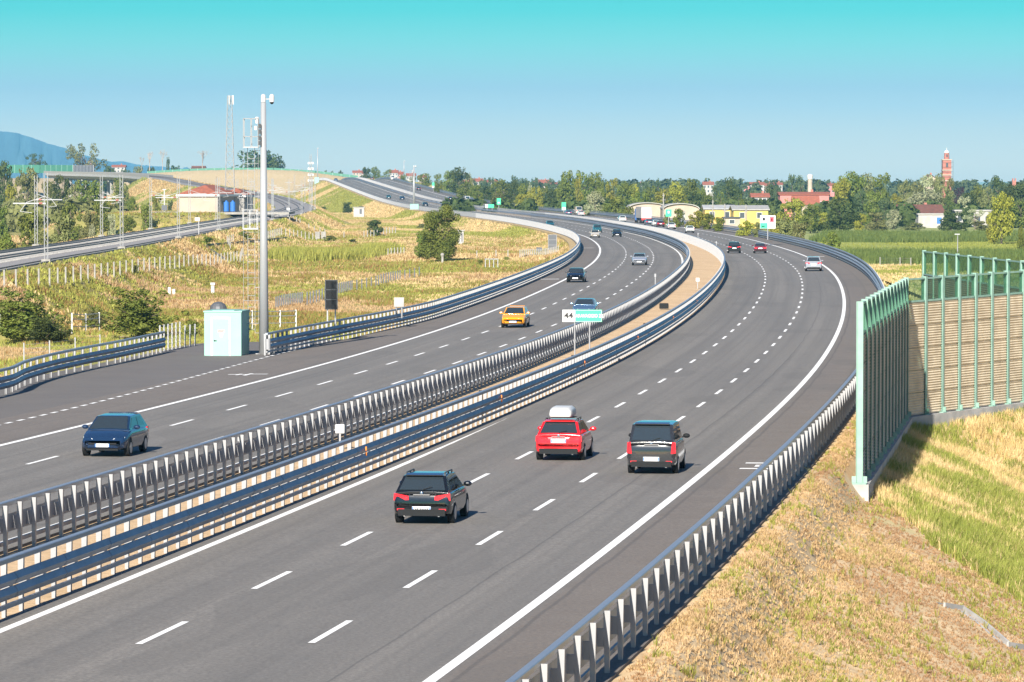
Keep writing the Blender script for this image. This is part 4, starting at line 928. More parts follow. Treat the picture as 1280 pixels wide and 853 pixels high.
# ================================================================== RAILWAY
L1=float(RL[-1])-8
ribbon('railway_ballast',-5.6,5.6,-.28,0,L1,8,'ballast',6,skirt=.35,fn=rl)
for o in (-2.0,2.0):
    r=empty('railway_track',(0,0,0));tag(r,'railway track, the one nearer the camera' if o>0 else 'railway track, the one farther from the camera','railway track','railway tracks')
    for q in (-.75,.75):
        a=MB();sweep(a,[(-.05,-.02),(.05,-.02),(.04,.15),(-.04,.15)],o+q,1,0,L1,8,rl);a.build('rail',M['rail_steel'],r)
    a=MB()
    for l in np.arange(0,700,.9):
        p=rl(l,o,-.22);hd=math.atan2(float(np.interp(l,RL,QTX)),float(np.interp(l,RL,QTY)));a.box(tuple(p),(2.5,.26,.2),rz=-hd)
    a.build('sleepers',M['sleeper'],r,kind='stuff')
a=MB();sweep(a,[(-.2,-.7),(.2,-.7),(.2,-.33),(-.2,-.33)],6.3,1,0,min(1100,L1),8,rl);o=a.build('cable_trough',M['concrete_white']);tag(o,'pale concrete cable trough along the near edge of the railway','cable trough')
def rail_mast(u,v,side,h,label,arm):
    # find position along the track whose projection has this u
    ls=np.arange(0,L1,4.0);p=rl(ls,side*5.0);uu,_=px(p[:,0],p[:,1],p[:,2])
    return ls
MAST_N=0
def cat_mast(x,y,z,h,hd,arm_dir,label):
    r=empty('catenary_mast',(x,y,z),-hd);tag(r,label,'catenary mast','catenary masts along the railway')
    a=MB()
    for sx in (-.17,.17): a.bar((sx,0,0),(sx,0,h),.08,.08)
    zz=0
    k=1
    while zz<h-.6: a.bar((-.17*k,0,zz),(.17*k,0,zz+.6),.04);zz+=.6;k=-k
    a.build('lattice_pole',M['lattice_grey'],r)
    a=MB();a.box((0,0,-.1),(.9,.9,.7));a.build('foundation',M['concrete_white'],r)
    s=arm_dir;hz=h-3.05
    a=MB();a.bar((0,0,hz),(s*3.3,0,hz+.0),.12,.12);a.build('arm',M['mast_grey'],r)
    a=MB();a.bar((0,0,hz+.75),(s*2.0,0,hz+.08),.06);a.bar((s*2.0,0,hz),(s*2.6,0,hz-.8),.06);a.bar((s*2.6,0,hz-.8),(s*1.4,0,hz-.95),.05);a.build('stay',M['galvanised_post'],r)
    a=MB();a.tube((s*.35,0,hz),(s*.7,0,hz),.11,n=8);a.build('insulator',M['brick_red'],r)
nm=0
def ordn(k): return ['first','second','third','fourth','fifth','sixth','seventh','eighth','ninth','tenth','eleventh','twelfth','thirteenth','fourteenth','fifteenth','sixteenth','seventeenth','eighteenth','nineteenth','twentieth'][k]
for side,us in ((1,(57,152,223,274,314)),(-1,(45.5,127,189,237))):
    ls=np.arange(0,L1,2.0);p=rl(ls,side*6.2);uu,_=px(p[:,0],p[:,1],p[:,2])
    first=ls[np.abs(uu-us[0])[:200].argmin()]
    for k in range(13 if side>0 else 11):
        if k<len(us): l=ls[np.abs(uu-us[k])[:330].argmin()]; last=l
        else: last+=78;l=last
        if l>L1: break
        q=rl(l,side*6.2,-.4);hd=math.atan2(float(np.interp(l,RL,QTX)),float(np.interp(l,RL,QTY)))
        cat_mast(*q,8.9,hd,-side,('pale catenary mast on the near side of the railway, ' if side>0 else 'pale catenary mast on the far side of the railway, ')+ordn(k)+' from the left')
def rsignal(u,v,w,label):
    p=RT(u,v);r=empty('railway_marker',p);tag(r,label,'railway sign','small white boards beside the railway')
    a=MB();a.bar((0,0,-.3),(0,0,2.6),.12);a.build('pole',M['galvanised_post'],r)
    a=MB();a.box((-w*.3,0,2.45),(w,.06,.5));a.build('board',M['sign_white'],r)
rsignal(248.5,294,.75,'white board on a post beside the railway, below the red roofed technical building')
rsignal(143.5,291,.4,'small white board on a short post beside the railway shrubs, left')
rsignal(361.5,275,.7,'white board on a post on the near side of the railway, at its bend')
# viaduct at the far left and the wall and fence on it
def viaduct():
    r=empty('railway_viaduct',(0,0,0));tag(r,'grey railway viaduct with dark underside at the far left','viaduct')
    i0=np.searchsorted(QY,1935);l0=RL[i0];pts=np.linspace(l0,L1,12)
    a=MB();a.loft([[tuple(rl(l,o)+np.array([0,0,z])) for o,z in ((-6.2,-.3),(6.2,-.3),(6.2,-1.5),(4,-2.9),(-4,-2.9),(-6.2,-1.5))] for l in pts]);a.build('deck',M['concrete'],r)
    for o in (-6.1,6.1):
        a=MB();sweep(a,[(-.1,-.3),(.1,-.3),(.1,.9),(-.1,.9)],o,1,l0,L1,20,rl);a.build('parapet',M['concrete_white'],r)
    for l in np.arange(l0+14,L1,30):
        b=rl(l,0);a=MB();a.box((b[0],b[1],b[2]-3.4),(9,2.2,1.2))
        for o in (-2.6,2.6): q=rl(l,o);a.tube((q[0],q[1],q[2]-3.6),(q[0],q[1],-3),.9,n=12)
        a.build('pier',M['concrete_white'],r)
viaduct()
def long_wall(pts,m,h,name,label,cat,thick=.2,posts=0,pm_='mint'):
    """pts: world points along the foot"""
    r=empty(name,pts[0]);tag(r,label,cat);a=MB();pts=[np.array(p,float) for p in pts];o=pts[0]
    for p,q in zip(pts,pts[1:]):
        d=q-p;L=np.hypot(d[0],d[1]);n=np.array([-d[1],d[0],0])/L*thick/2
        a.loft([[x-o-n,x-o+n,x-o+n+[0,0,h],x-o-n+[0,0,h]] for x in (p,q)])
    a.build('panel',M[m],r)
    if posts:
        ps=MB()
        for p,q in zip(pts,pts[1:]):
            d=q-p;L=np.hypot(d[0],d[1]);k=int(L/posts)
            for i in range(k+1): ps.box(tuple(p+d*i/max(1,k)-o+[0,0,h/2]),(.25,.35,h+.2))
        ps.build('post',M[pm_],r)
    return r
long_wall([P(8,216.5,2250),P(50,216.5,2230),P(91,217,2200)],'wall_green',4.6,'noise_wall','long green noise wall on the bank at the far left under the mountain','noise wall',posts=6)
long_wall([P(92,219,2190),P(117,219,2170)],'grey_back',5.4,'noise_wall','grey striped screen at the left end of the viaduct','noise wall',posts=1.6,pm_='galvanised_post')
# fence on the bank crest, left of the mast
def crest(x): return 2330-40*np.clip((x+235)/250,0,1),np.interp(x,[-235,-224,-187,-149,-126,-112,-98,-60,-20],[13.6,14.2,16.4,17.0,16.3,14.6,12.6,10.5,4])
mb=MB();xs=np.arange(-236,-24,3.0);mb.sheet([[(x,crest(x)[0]+dy,crest(x)[1]+.25-abs(dy)/2.6*(1 if abs(dy)>3 else .2)+.35*math.sin(x*.9+dy)*(dy!=0)) for x in xs] for dy in (14,3,0,-3,-9,-16,-24,-33,-44)]);mb.build('embankment',M['ground'],kind='structure',smooth=True)
long_wall([np.array([x,crest(x)[0],crest(x)[1]]) for x in (-215,-190,-165,-140,-115,-90)],'wall_green',1.5,'railing','thin green railing along the crest of the sandy bank','railing',posts=5)
a=MB()
for z in (0,.9): a.box((0,0,1.2+z*1.2),(9.5-z,5,1.3))
o=a.build('wagon',M['brown_roof'],loc=tuple(P(248.5,213.5,2450)));tag(o,'dark reddish shed on the skyline below the leafless tree','shed')
# ================================================================== FENCES IN THE LEFT FIELD
def fence(pts,h,sp,label,pm_='concrete_white',rails=(),mesh=False,w=.12,cat='fence',group='fences in the left field'):
    q=[np.array(RT(*p)) for p in pts];r=empty('fence',q[0]);tag(r,label,cat,group);n=0;rest=MB();o=q[0]
    tops=[]
    for a_,b_ in zip(q,q[1:]):
        d=b_-a_;L=np.hypot(d[0],d[1]);k=max(1,int(L/sp))
        for i in range(k):
            p=a_+d*i/k;p[2]=tz(p[0],p[1]);tops.append(p.copy())
    for p in tops:
        if n<100:
            a=MB();a.box((0,0,h/2-.1),(w,w,h+.2));a.build('post',M[pm_],r,loc=tuple(p-o));n+=1
        else: rest.box(tuple(p-o+np.array([0,0,h/2])),(w,w,h))
    if rest.n: rest.build('post_row',M[pm_],r,kind='stuff')
    a=MB()
    for z in rails:
        for p,s in zip(tops,tops[1:]): a.bar(p-o+[0,0,z],s-o+[0,0,z],.07)
    if rails: a.build('rail',M[pm_],r)
    if mesh:
        a=MB()
        for z in np.arange(.15,h,.3):
            for p,s in zip(tops,tops[1:]): a.bar(p-o+[0,0,z],s-o+[0,0,z],.015)
        a.build('wire',M['galvanised'],r)
fence([(-10,364),(20,361),(62,358.5),(110,352),(150,346),(180,341),(230,335.5),(268,333),(300,328)],1.7,5.5,'row of pale concrete fence posts below the railway bank, left',w=.15)
fence([(300,328),(303,321),(288,314),(284,306),(294,303)],1.4,5.0,'short run of pale posts turning up the bank beside the blue grey channel')
fence([(0,417),(14,413)],1.7,2.2,'white railing piece at the left edge beside the dark bush','white_paint',rails=(1.2,.6,1.6))
fence([(90,417),(124,415.5),(150,414)],1.7,3.0,'white railing between the two bushes on the left','white_paint',rails=(1.2,.6,1.6))
fence([(300,414),(330,413),(370,412),(420,410)],1.7,2.6,'white railing behind the mint cabin and the mast','white_paint',rails=(1.2,.6,1.6))
fence([(30,455),(62,452),(94,448),(125,444),(152,441)],1.5,3.0,'grey wire fence in the dry grass behind the flared guardrail','galvanised_post',mesh=True,w=.08)
fence([(200,443),(225,440),(250,437)],1.7,1.2,'grey metal posts between the flared guardrail and the mint cabin','galvanised_post',mesh=True,w=.09)
fence([(384,383),(410,375),(440,366),(470,360),(500,352),(530,346)],1.5,3.0,'grey green post fence running diagonally through the left grass','grey_back',w=.14)
fence([(345,389),(380,381)],1.4,2.2,'faint grey fence left of the dark message sign','grey_back')
fence([(485,322),(505,320.5),(525,321),(545,322)],1.5,2.0,'pale fence left of the big lone tree','concrete_white',w=.16)
fence([(596,325),(620,324),(650,324),(680,322),(700,318)],1.5,2.0,'pale fence right of the big lone tree, toward the grey message sign','concrete_white',w=.16)
fence([(330,302),(352,296),(372,299),(400,301),(430,300),(455,299),(498,294)],1.8,7.0,'pale fence along the foot of the railway bank, centre left','concrete_white',w=.18)
fence([(362,277),(375,281),(386,288),(400,293),(412,295)],1.5,5.0,'pale fence descending the railway bank beside the steps','concrete_white',w=.18)
channel([(252,306),(300,302),(354,297)],1.6,'drainage_channel','blue grey channel edge crossing the field below the railway, left','grey_back')
channel([(252,307),(262,314),(276,324)],1.3,'drainage_channel','blue grey channel running down the bank beside the pale posts','grey_back')
channel([(440,277),(452,283),(468,292)],1.6,'drainage_channel','pale concrete chute running down the bank below the white hut','concrete_white')
channel([(603,330),(612,318),(608,306),(596,300)],1.2,'drainage_channel','grey hooked pipe line in the orange grass right of the lone tree','concrete_white')
fence([(1100,333),(1125,333.5),(1152,334)],1.5,2.5,'low wire fence in the dry grass beyond the right guardrail bend','concrete_white',mesh=True,w=.14,group='fences in the right field')
def small_thing(p,name,label,cat,fn,m):
    a=MB();fn(a);o=a.build(name,M[m],loc=tuple(p));tag(o,label,cat);return o
small_thing(RT(401,301),'hatch_block','pair of pale concrete blocks at the fence below the railway','concrete block',lambda a:(a.box((-.7,0,.9),(1.0,.8,2.1)),a.box((.6,0,.9),(1.0,.8,2.1))),'concrete_white')
small_thing(RT(266,370),'marker_pillar','white two part pillar in the grass above the mint cabin','pillar',lambda a:(a.box((0,0,.5),(.35,.35,1.3)),a.box((0,0,1.35),(.5,.4,.25))),'white_paint')
small_thing(RT(273,392),'covered_heap','rounded blue grey cover in the grass just behind the mint cabin','cover',lambda a:a.ball((0,0,.4),(.85,.8,.75),14,8),'grey_back')
small_thing(RT(214,371),'marker_pillar','low white pillar in the grass right of the larger bush','pillar',lambda a:(a.box((-.2,0,.5),(.3,.35,1.1)),a.box((.3,0,.4),(.3,.35,.9))),'white_paint')
small_thing(RT(553,331),'marker_pillar','pale post with a round head in front of the big lone tree','post',lambda a:(a.box((0,0,.5),(.3,.3,1.6)),a.ball((0,0,1.5),.3,8,6)),'concrete_white')
small_thing(RT(674,318),'marker_pillar','small grey box on a stand in the grass left of the grey message sign','box',lambda a:(a.box((0,0,.9),(1.0,.5,.6)),a.bar((0,0,0),(0,0,.9),.2)),'grey_back')
small_thing(RT(614.5,337),'weir_frame','small pale metal frame in the grass beside the left guardrail','frame',lambda a:[a.bar((x,0,0),(x,0,1.6),.12) for x in (-.9,-.3,.3,.9)]+[a.bar((-.9,0,1.5),(.9,0,1.5),.12)],'galvanised_post')
# white hut on the bank, small white cabin behind the lone tree
def hut(u0,u1,v0,v1,D,label,m='plaster_white',roofm='off_white',depth=2.6,side=True):
    k=D/F;g=P((u0+u1)/2,v1,D);w=(u1-u0)*k;h=(v1-v0)*k;r=empty('hut',g);tag(r,label,'hut')
    a=MB();a.box((0,depth/2,h/2-.4),(w,depth,h+.8));a.build('wall',M[m],r)
    a=MB();a.box((0,depth/2,h+.1),(w+.4,depth+.4,.2));a.build('roof',M[roofm],r)
    a=MB();a.box((w*.18,-.03,h*.42),(w*.22,.05,h*.75));a.build('door',M['grey_back'],r)
hut(442,455,259.8,268,1180,'white hut on the grassy bank above the round bush')
hut(573,579.5,289,303,800,'small white cabin half hidden behind the big lone tree')
a=MB();hq=P(457,268,1178)
# ================================================================== BUILDINGS
def gable(mb,w,d,h,rh,ov=.4,ridge='x'):
    if ridge=='x':
        mb.loft([[(x,-d/2-ov,h-.1),(x,-d/2-ov,h+.12),(x,0,h+rh+.12),(x,d/2+ov,h+.12),(x,d/2+ov,h-.1),(x,0,h+rh-.1)] for x in (-w/2-ov,w/2+ov)])
    else:
        mb.loft([[(-w/2-ov,y,h-.1),(-w/2-ov,y,h+.12),(0,y,h+rh+.12),(w/2+ov,y,h+.12),(w/2+ov,y,h-.1),(0,y,h+rh-.1)] for y in (-d/2-ov,d/2+ov)])
def house(u0,u1,vg,ve,vr,D,depth,label,wall='plaster_white',roof='terracotta',ridge='x',wins=(2,3),rz=0,hip=False,cat='house',flat=False,group=None,extra=None,chim=True,base=None):
    """u0..u1 front width, vg ground line, ve eaves, vr ridge in photo coordinates at distance D"""
    k=D/F;g=P((u0+u1)/2,vg,D);w=(u1-u0)*k;h=(vg-ve)*k;rh=(ve-vr)*k
    r=empty('house',(g[0],g[1]+depth/2,g[2]),rz);r.name=cat.replace(' ','_');tag(r,label,cat,group)
    a=MB();a.box((0,0,h/2-1),(w,depth,h+2))
    if not flat and not hip:
        if ridge=='x': a.loft([[(x,-depth/2,h),(x,0,h+rh-.1),(x,depth/2,h)] for x in (-w/2,w/2)])
        else: a.loft([[(-w/2,y,h),(0,y,h+rh-.1),(w/2,y,h)] for y in (-depth/2,depth/2)])
    a.build('wall',M[wall],r)
    a=MB()
    if flat: a.box((0,0,h+.15),(w+.6,depth+.6,.35))
    elif hip:
        o=.5;a.add([(-w/2-o,-depth/2-o,h),(w/2+o,-depth/2-o,h),(w/2+o,depth/2+o,h),(-w/2-o,depth/2+o,h),(-w/2+w*.3,0,h+rh),(w/2-w*.3,0,h+rh)],[(0,1,5,4),(1,2,5),(2,3,4,5),(3,0,4),(0,3,2,1)])
    else: gable(a,w,depth,h,rh,.5,ridge)
    ro=a.build('roof',M[roof],r)
    if chim and not flat: a=MB();a.box((w*.18,depth*.1,h+rh*.9+.2),(.8,.8,1.6));a.build('chimney',M['brick_red'],ro)
    rows,cols=wins
    for i in range(rows):
        for j in range(cols):
            x=-w/2+w*(j+.5)/cols;z=h*(i+.52)/max(rows,1);ww=min(1.3,w/cols*.45);hh=min(1.5,h/max(rows,1)*.5)
            a=MB()
            for c,sz in (((x-ww/2-.06,0,z),(.12,.12,hh+.24)),((x+ww/2+.06,0,z),(.12,.12,hh+.24)),((x,0,z+hh/2+.06),(ww,.12,.12)),((x,0,z-hh/2-.06),(ww,.12,.12))): a.box((c[0],-depth/2-.03,c[2]),sz)
            wn=a.build('window',M['white_paint'],r)
            a=MB();a.box((x,-depth/2-.01,z),(ww,.05,hh));a.build('pane',M['window_dark'],wn)
    return r
# technical building with red hipped roof beside the railway
def tech():
    D=890;k=D/F;g=P(248,265.5,D);r=empty('technical_building',g,math.radians(-16));tag(r,'low cream technical building with a red hipped roof beside the radio tower','building')
    w=9.4;d=14;h=3.6
    a=MB();a.box((0,d/2,h/2-.6),(w,d,h+1.2));a.build('wall',M['plaster_beige'],r)
    a=MB();a.box((0,d/2,h+.2),(w+1.0,d+1.0,.5));a.build('eaves',M['white_paint'],r)
    a=MB();o=.4;hh=h+.46;a.add([(-w/2-o,-o,hh),(w/2+o,-o,hh),(w/2+o,d+o,hh),(-w/2-o,d+o,hh),(0,d*.3,hh+2.1),(0,d*.7,hh+2.1)],[(0,1,4),(1,2,5,4),(2,3,5),(3,0,4,5),(0,3,2,1)]);a.build('roof',M['terracotta'],r)
    a=MB();a.box((w/2+.03,d*.3,1.3),(.08,2.4,2.4));a.build('door',M['dark_metal'],r)
    r2=empty('technical_building',P(291,265.5,D+22),math.radians(-16));tag(r2,'smaller cream annex with a red roof right of the technical building','building')
    a=MB();a.box((0,2.5,1.4),(6.0,6,4.2));a.build('wall',M['concrete_white'],r2)
    a=MB();a.box((0,2.5,3.75),(7.4,7,.5));a.build('eaves',M['white_paint'],r2)
    a=MB();a.add([(-3.6,-.9,4.0),(3.6,-.9,4.0),(3.6,5.9,4.0),(-3.6,5.9,4.0),(0,2.5,5.6)],[(0,1,4),(1,2,4),(2,3,4),(3,0,4),(0,3,2,1)]);a.build('roof',M['terracotta'],r2)
    for u,l in ((283,'left blue cylindrical tank in front of the technical building annex'),(291,'right blue cylindrical tank in front of the technical building annex')):
        p=P(u,264.5,D-8);t=empty('tank',p);tag(t,l,'tank','blue tanks by the railway hut')
        a=MB();a.tube((0,0,0),(0,0,2.1),.6,n=16);a.build('body',M['blue_paint'],t);a=MB();a.tube((0,0,2.1),(0,0,2.45),.35,.15,n=12);a.build('cap',M['blue_paint'],t)
    a=MB();a.box((0,0,-.25),(34,24,.5));o=a.build('yard_slab',M['concrete_white'],loc=(g[0]+3.5,g[1]+11,g[2]+.0),kind='structure')
    for u,v,l in ((205.5,265,'pale lamp post left of the technical building'),):
        p=P(u,v,D);t=empty('lamp_post',p);tag(t,l,'lamp post');a=MB();a.tube((0,0,0),(0,0,5),.12,n=8);a.build('pole',M['white_paint'],t);a=MB();a.box((0,0,5.05),(.8,.3,.15));a.build('lamp_head',M['white_paint'],t);a=MB();a.box((0,0,.9),(1.2,.8,1.2));a.build('control_box',M['grey_back'],t)
tech()
# pink house
house(975,1036,268,243.4,240.6,1350,10,'pink house with a dark red roof behind the bushes','plaster_pink','terracotta',wins=(1,3))
r=house(992,1023,268,256,245.5,1300,7,'red roofed lean-to in front of the pink house','plaster_beige','terracotta',wins=(1,2),chim=False,cat='outbuilding')
# white farmhouse and sheds at right
house(1121,1178,285,270,256.5,1180,9,'white farmhouse with a dark brown roof behind the maize field','plaster_white','brown_roof',wins=(2,3),rz=math.radians(9))
r=house(1148,1186,284,268.5,265,1160,9,'white flat shed with a blue door right of the farmhouse','plaster_white','off_white',wins=(0,1),flat=True,cat='shed')
a=MB();a.box(((1172-1165)*1160/F,-4.56,1.9),(1.4,.1,1.8));a.build('door',M['blue_paint'],r)
a=MB();a.box(((1154-1165)*1160/F,-4.56,1.6),(3.2,.1,3.2));a.build('shutter',M['off_white'],r)
house(1194,1240,284,264,258,1190,10,'pale white shed behind the dark bush at the right','off_white','off_white',wins=(1,4),flat=True,cat='shed')
house(1176,1205,283,265,261,1210,10,'low white shed between the farmhouse and the dark bush','plaster_white','off_white',wins=(1,2),flat=True,cat='shed')
# yellow industrial building and barns
house(881,918,276,261.5,257,1150,14,'yellow workshop with a pale roof behind the outer guardrail, left bay','plaster_yellow','grey_roof',wins=(1,2),cat='workshop',chim=False)
house(917,960,277,262.5,257.5,1120,16,'yellow workshop with a white gable behind the outer guardrail, right bay','plaster_yellow','off_white',wins=(1,2),cat='workshop',chim=False)
house(905,925,282,273,271,1060,6,'small grey flat shed in front of the yellow workshop','plaster_beige','dark_metal',wins=(1,1),flat=True,cat='shed')
def barn(u0,u1,vg,vt,D,depth,label,m):
    k=D/F;g=P((u0+u1)/2,vg,D);w=(u1-u0)*k;h=(vg-vt)*k;r=empty('barn',g);tag(r,label,'barn','pale arched barns behind the outer guardrail')
    n=14;arc=[(-w/2*math.cos(math.pi*i/n),h*.70+h*.30*math.sin(math.pi*i/n)) for i in range(n+1)]
    a=MB();a.loft([[(-w/2,y,-2)]+[(x,y,z) for x,z in arc]+[(w/2,y,-2)] for y in (0.3,depth)]);a.build('wall',M['plaster_beige'],r)
    a=MB();a.loft([[(x*1.03,y,z+.02) for x,z in arc]+[(x*.99,y,z-.15) for x,z in arc[::-1]] for y in (-.4,depth+.3)]);a.build('roof',M['off_white'],r)
    a=MB();a.box((0,.25,h*.25),(w*.22,.1,h*.6));a.build('door',M['grey_roof'],r)
barn(786,834,275,253.5,1190,22,'long pale arched barn left of the green sign, partly behind the lorry','off_white')
barn(829,874,277,254.5,1110,22,'pale barn with a shallow arched roof right of the green sign','off_white')
house(940,961,262,246.5,242,1480,8,'white and terracotta house between the yellow workshop and the pink house','plaster_white','terracotta',wins=(2,2))
# distant town: roofs seen between the trees
town=[(578,592,234,228,225,'cream'),(590,603,234,227,223.5,'red'),(602,615,233,228,225.5,'w'),(613,621,234,229,226,'p'),(666,676,236,230,227,'r'),(673,686,236,229,225,'r2'),(684,696,236,231,228,'w'),(879,892,240,231,227.5,'a'),(926,941,240,232,229.5,'a'),(938,955,240,231,228,'b'),(952,968,240,232,229.5,'c'),(966,978,240,231,228.5,'d'),(1015,1030,240,233,230.5,'e'),(1028,1044,240,232,229.5,'f'),(796,804,236,231,229,'g'),(441,452,221,216,213.5,'h'),(451,458,221,217,215,'i'),(487,497,223,216,213,'j'),(494,503,224,218,215,'k'),(508,519,228,220,217,'l'),(523,532,226,222,219.5,'m'),(105,116,214,209,206,'n'),(140,156,214,209,206.5,'o'),(374,378,221,215,214,'q')]
cw=['plaster_beige','plaster_white','off_white','plaster_pink','plaster_white']
for i,t in enumerate(town):
    c='distant %s house with %s roof, %s skyline house from the left'%({'plaster_beige':'beige','plaster_white':'white','off_white':'pale','plaster_pink':'pink'}[cw[i%5]],'terracotta',[ordn(k) for k in range(20)][sorted(range(len(town)),key=lambda q:town[q][0]).index(i)] if sorted(range(len(town)),key=lambda q:town[q][0]).index(i)<20 else '%dth'%(1+sorted(range(len(town)),key=lambda q:town[q][0]).index(i)))
    house(t[0],t[1],t[2]+2,t[3],t[4],2350+(i*37)%300,9,c,cw[i%5],'terracotta',wins=(2,3),group='houses of the distant town')
# bell tower with scaffolding
def bell_tower():
    D=1750;k=D/F;g=P(1183,262,D);r=empty('bell_tower',g);tag(r,'red brick bell tower with a pale dome and scaffolding above the trees','bell tower')
    Z=lambda v:(262-v)*k
    a=MB();w=10.6*k;a.box((0,0,Z(200)/2),(w,w,Z(200)));a.build('shaft',M['brick_red'],r)
    a=MB()
    for v in (200,213,219,226): a.box((0,0,Z(v)),(w+.6,w+.6,.4))
    a.build('cornice',M['plaster_beige'],r)
    a=MB();a.tube((0,0,Z(200)),(0,0,Z(191.5)),3.4*k,3.1*k,n=8);a.build('lantern',M['brick_red'],r)
    a=MB();a.tube((0,0,Z(191.5)),(0,0,Z(190.8)),3.6*k,n=12);a.ball((0,0,Z(190.9)),(3.0*k,3.0*k,3.0*k),14,8);a.tube((0,0,Z(188.4)),(0,0,Z(185)),.12,n=6);a.build('dome',M['sign_white'],r)
    for dx,v,ww,hh in ((0,206.5,2.6,5.4),(0,194.8,1.8,3)):
        a=MB();a.box((dx,-(w/2 if v>200 else 3.2*k)-.02,Z(v)),(ww*k,.3,hh*k));a.build('belfry_opening',M['window_dark'],r)
    a=MB()
    for x in (-1,1):
        a.bar((x*(w/2+.7),-w/2-.7,0),(x*(w/2+.7),-w/2-.7,Z(201)),.12)
    for v in range(203,250,6): a.bar((-w/2-.7,-w/2-.7,Z(v)),(w/2+.7,-w/2-.7,Z(v)),.1);a.bar((w/2+.7,-w/2-.7,Z(v)),(w/2+.7,w/2,Z(v)),.1)
    a.build('scaffolding',M['dark_metal'],r)
bell_tower()
house(1157,1170,250,224,218.5,1760,14,'pale church gable showing above the trees left of the bell tower','plaster_beige','brown_roof',ridge='y',wins=(0,1),cat='church')
def tower2():
    D=2100;k=D/F;g=P(1267.5,256,D);r=empty('brick_tower',g);tag(r,'small red brick tower top above the dark trees at the far right','tower')
    a=MB();w=4.6*k;a.box((0,0,(256-226)*k/2),(w,w,(256-226)*k));a.build('shaft',M['brick_red'],r);a=MB()
    for x in (-.35,.35): a.box((x*w,0,(256-224.6)*k),(w*.3,w,1.2))
    a.build('battlement',M['brick_red'],r)
tower2()
def water_tower():
    D=2300;k=D/F;g=P(1012.5,246,D);r=empty('water_tower',g);tag(r,'white domed water tower above the trees right of the pink house','water tower')
    a=MB();a.tube((0,0,0),(0,0,(246-224)*k),3.0*k,2.8*k,n=16);a.build('shaft',M['plaster_beige'],r);a=MB();a.tube((0,0,(246-224)*k),(0,0,(246-219.5)*k),3.4*k,3.9*k,n=18);a.ball((0,0,(246-220)*k),(3.8*k,3.8*k,2.3*k),18,8);a.build('tank',M['white_paint'],r)
water_tower()
def pylon_t(u,vt,vb,D,label,arm=False):
    p=P(u,vb,D);h=(vb-vt)/F*D;r=empty('utility_pole',p);tag(r,label,'utility pole','utility poles');a=MB();a.tube((0,0,0),(0,0,h),.22,.14,n=8);a.build('pole',M['concrete_white'],r);aw=1.6 if 'crossarms' in label else .35;a=MB();a.bar((-aw,0,h-.6),(aw,0,h-.6),.14);a.bar((-.6,0,h-1.8),(.6,0,h-1.8),.12);a.build('crossarm',M['concrete_white'],r)
pylon_t(1089.8,248.5,270,1250,'grey utility pole with two crossarms in front of the tall trees at right')
pylon_t(829.3,241.5,272,1020,'plain grey utility pole beside the small green sign')
pylon_t(891,250,279,1080,'grey pole in front of the yellow workshop, left of its window')
pylon_t(906,255,279,1060,'grey pole in front of the yellow workshop, centre')
pylon_t(932.5,256,281,1050,'grey pole in front of the yellow workshop, near the service sign')
def lamp(u,vt,vb,D,label):
    p=P(u,vb,D);h=(vb-vt)/F*D;r=empty('street_lamp',p);tag(r,label,'street lamp','street lamps in the fields');a=MB();a.tube((0,0,0),(0,0,h),.11,.07,n=8);a.build('pole',M['galvanised_post'],r);a=MB();a.box((-.1,0,h),(.9,.35,.15));a.build('lamp_head',M['white_paint'],r)
lamp(1044.5,276,287,1150,'short street lamp with a pale head at the far edge of the maize')
lamp(1197,293,326,700,'street lamp standing in the maize field above the noise wall')
# mountains
def mountain(pts,D,label,depth=2500):
    mb=MB();rows=[]
    us=np.arange(pts[0][0],pts[-1][0]+.1,4.0);vv=np.interp(us,[p[0] for p in pts],[p[1] for p in pts])
    rng=np.random.default_rng(5);vv=vv+np.convolve(rng.normal(0,1.2,len(us)),np.ones(5)/5,'same')
    for f_,dd in ((0,-depth),(.45,-depth*.55),(.8,-depth*.2),(1,0),(.5,depth*.5),(0,depth)):
        r_=[]
        for u,v in zip(us,vv):
            q=P(u,v,D);x=q[0];z=-3+(q[2]+3)*f_;
            x2=x*(1+dd/D*1.0);z+= (rng.normal(0,8) if 0<f_<1 else 0);r_.append((x2,D+dd,z))
        rows.append(r_)
    mb.sheet(rows[::1]);o=mb.build('mountain',M['mountain_rock'],smooth=True,kind='structure')
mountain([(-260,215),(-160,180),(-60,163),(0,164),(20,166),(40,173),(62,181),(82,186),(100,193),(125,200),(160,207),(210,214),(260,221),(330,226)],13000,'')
mountain([(90,226),(125,204),(150,202),(170,206),(200,209),(240,213),(300,219),(380,226)],15500,'')
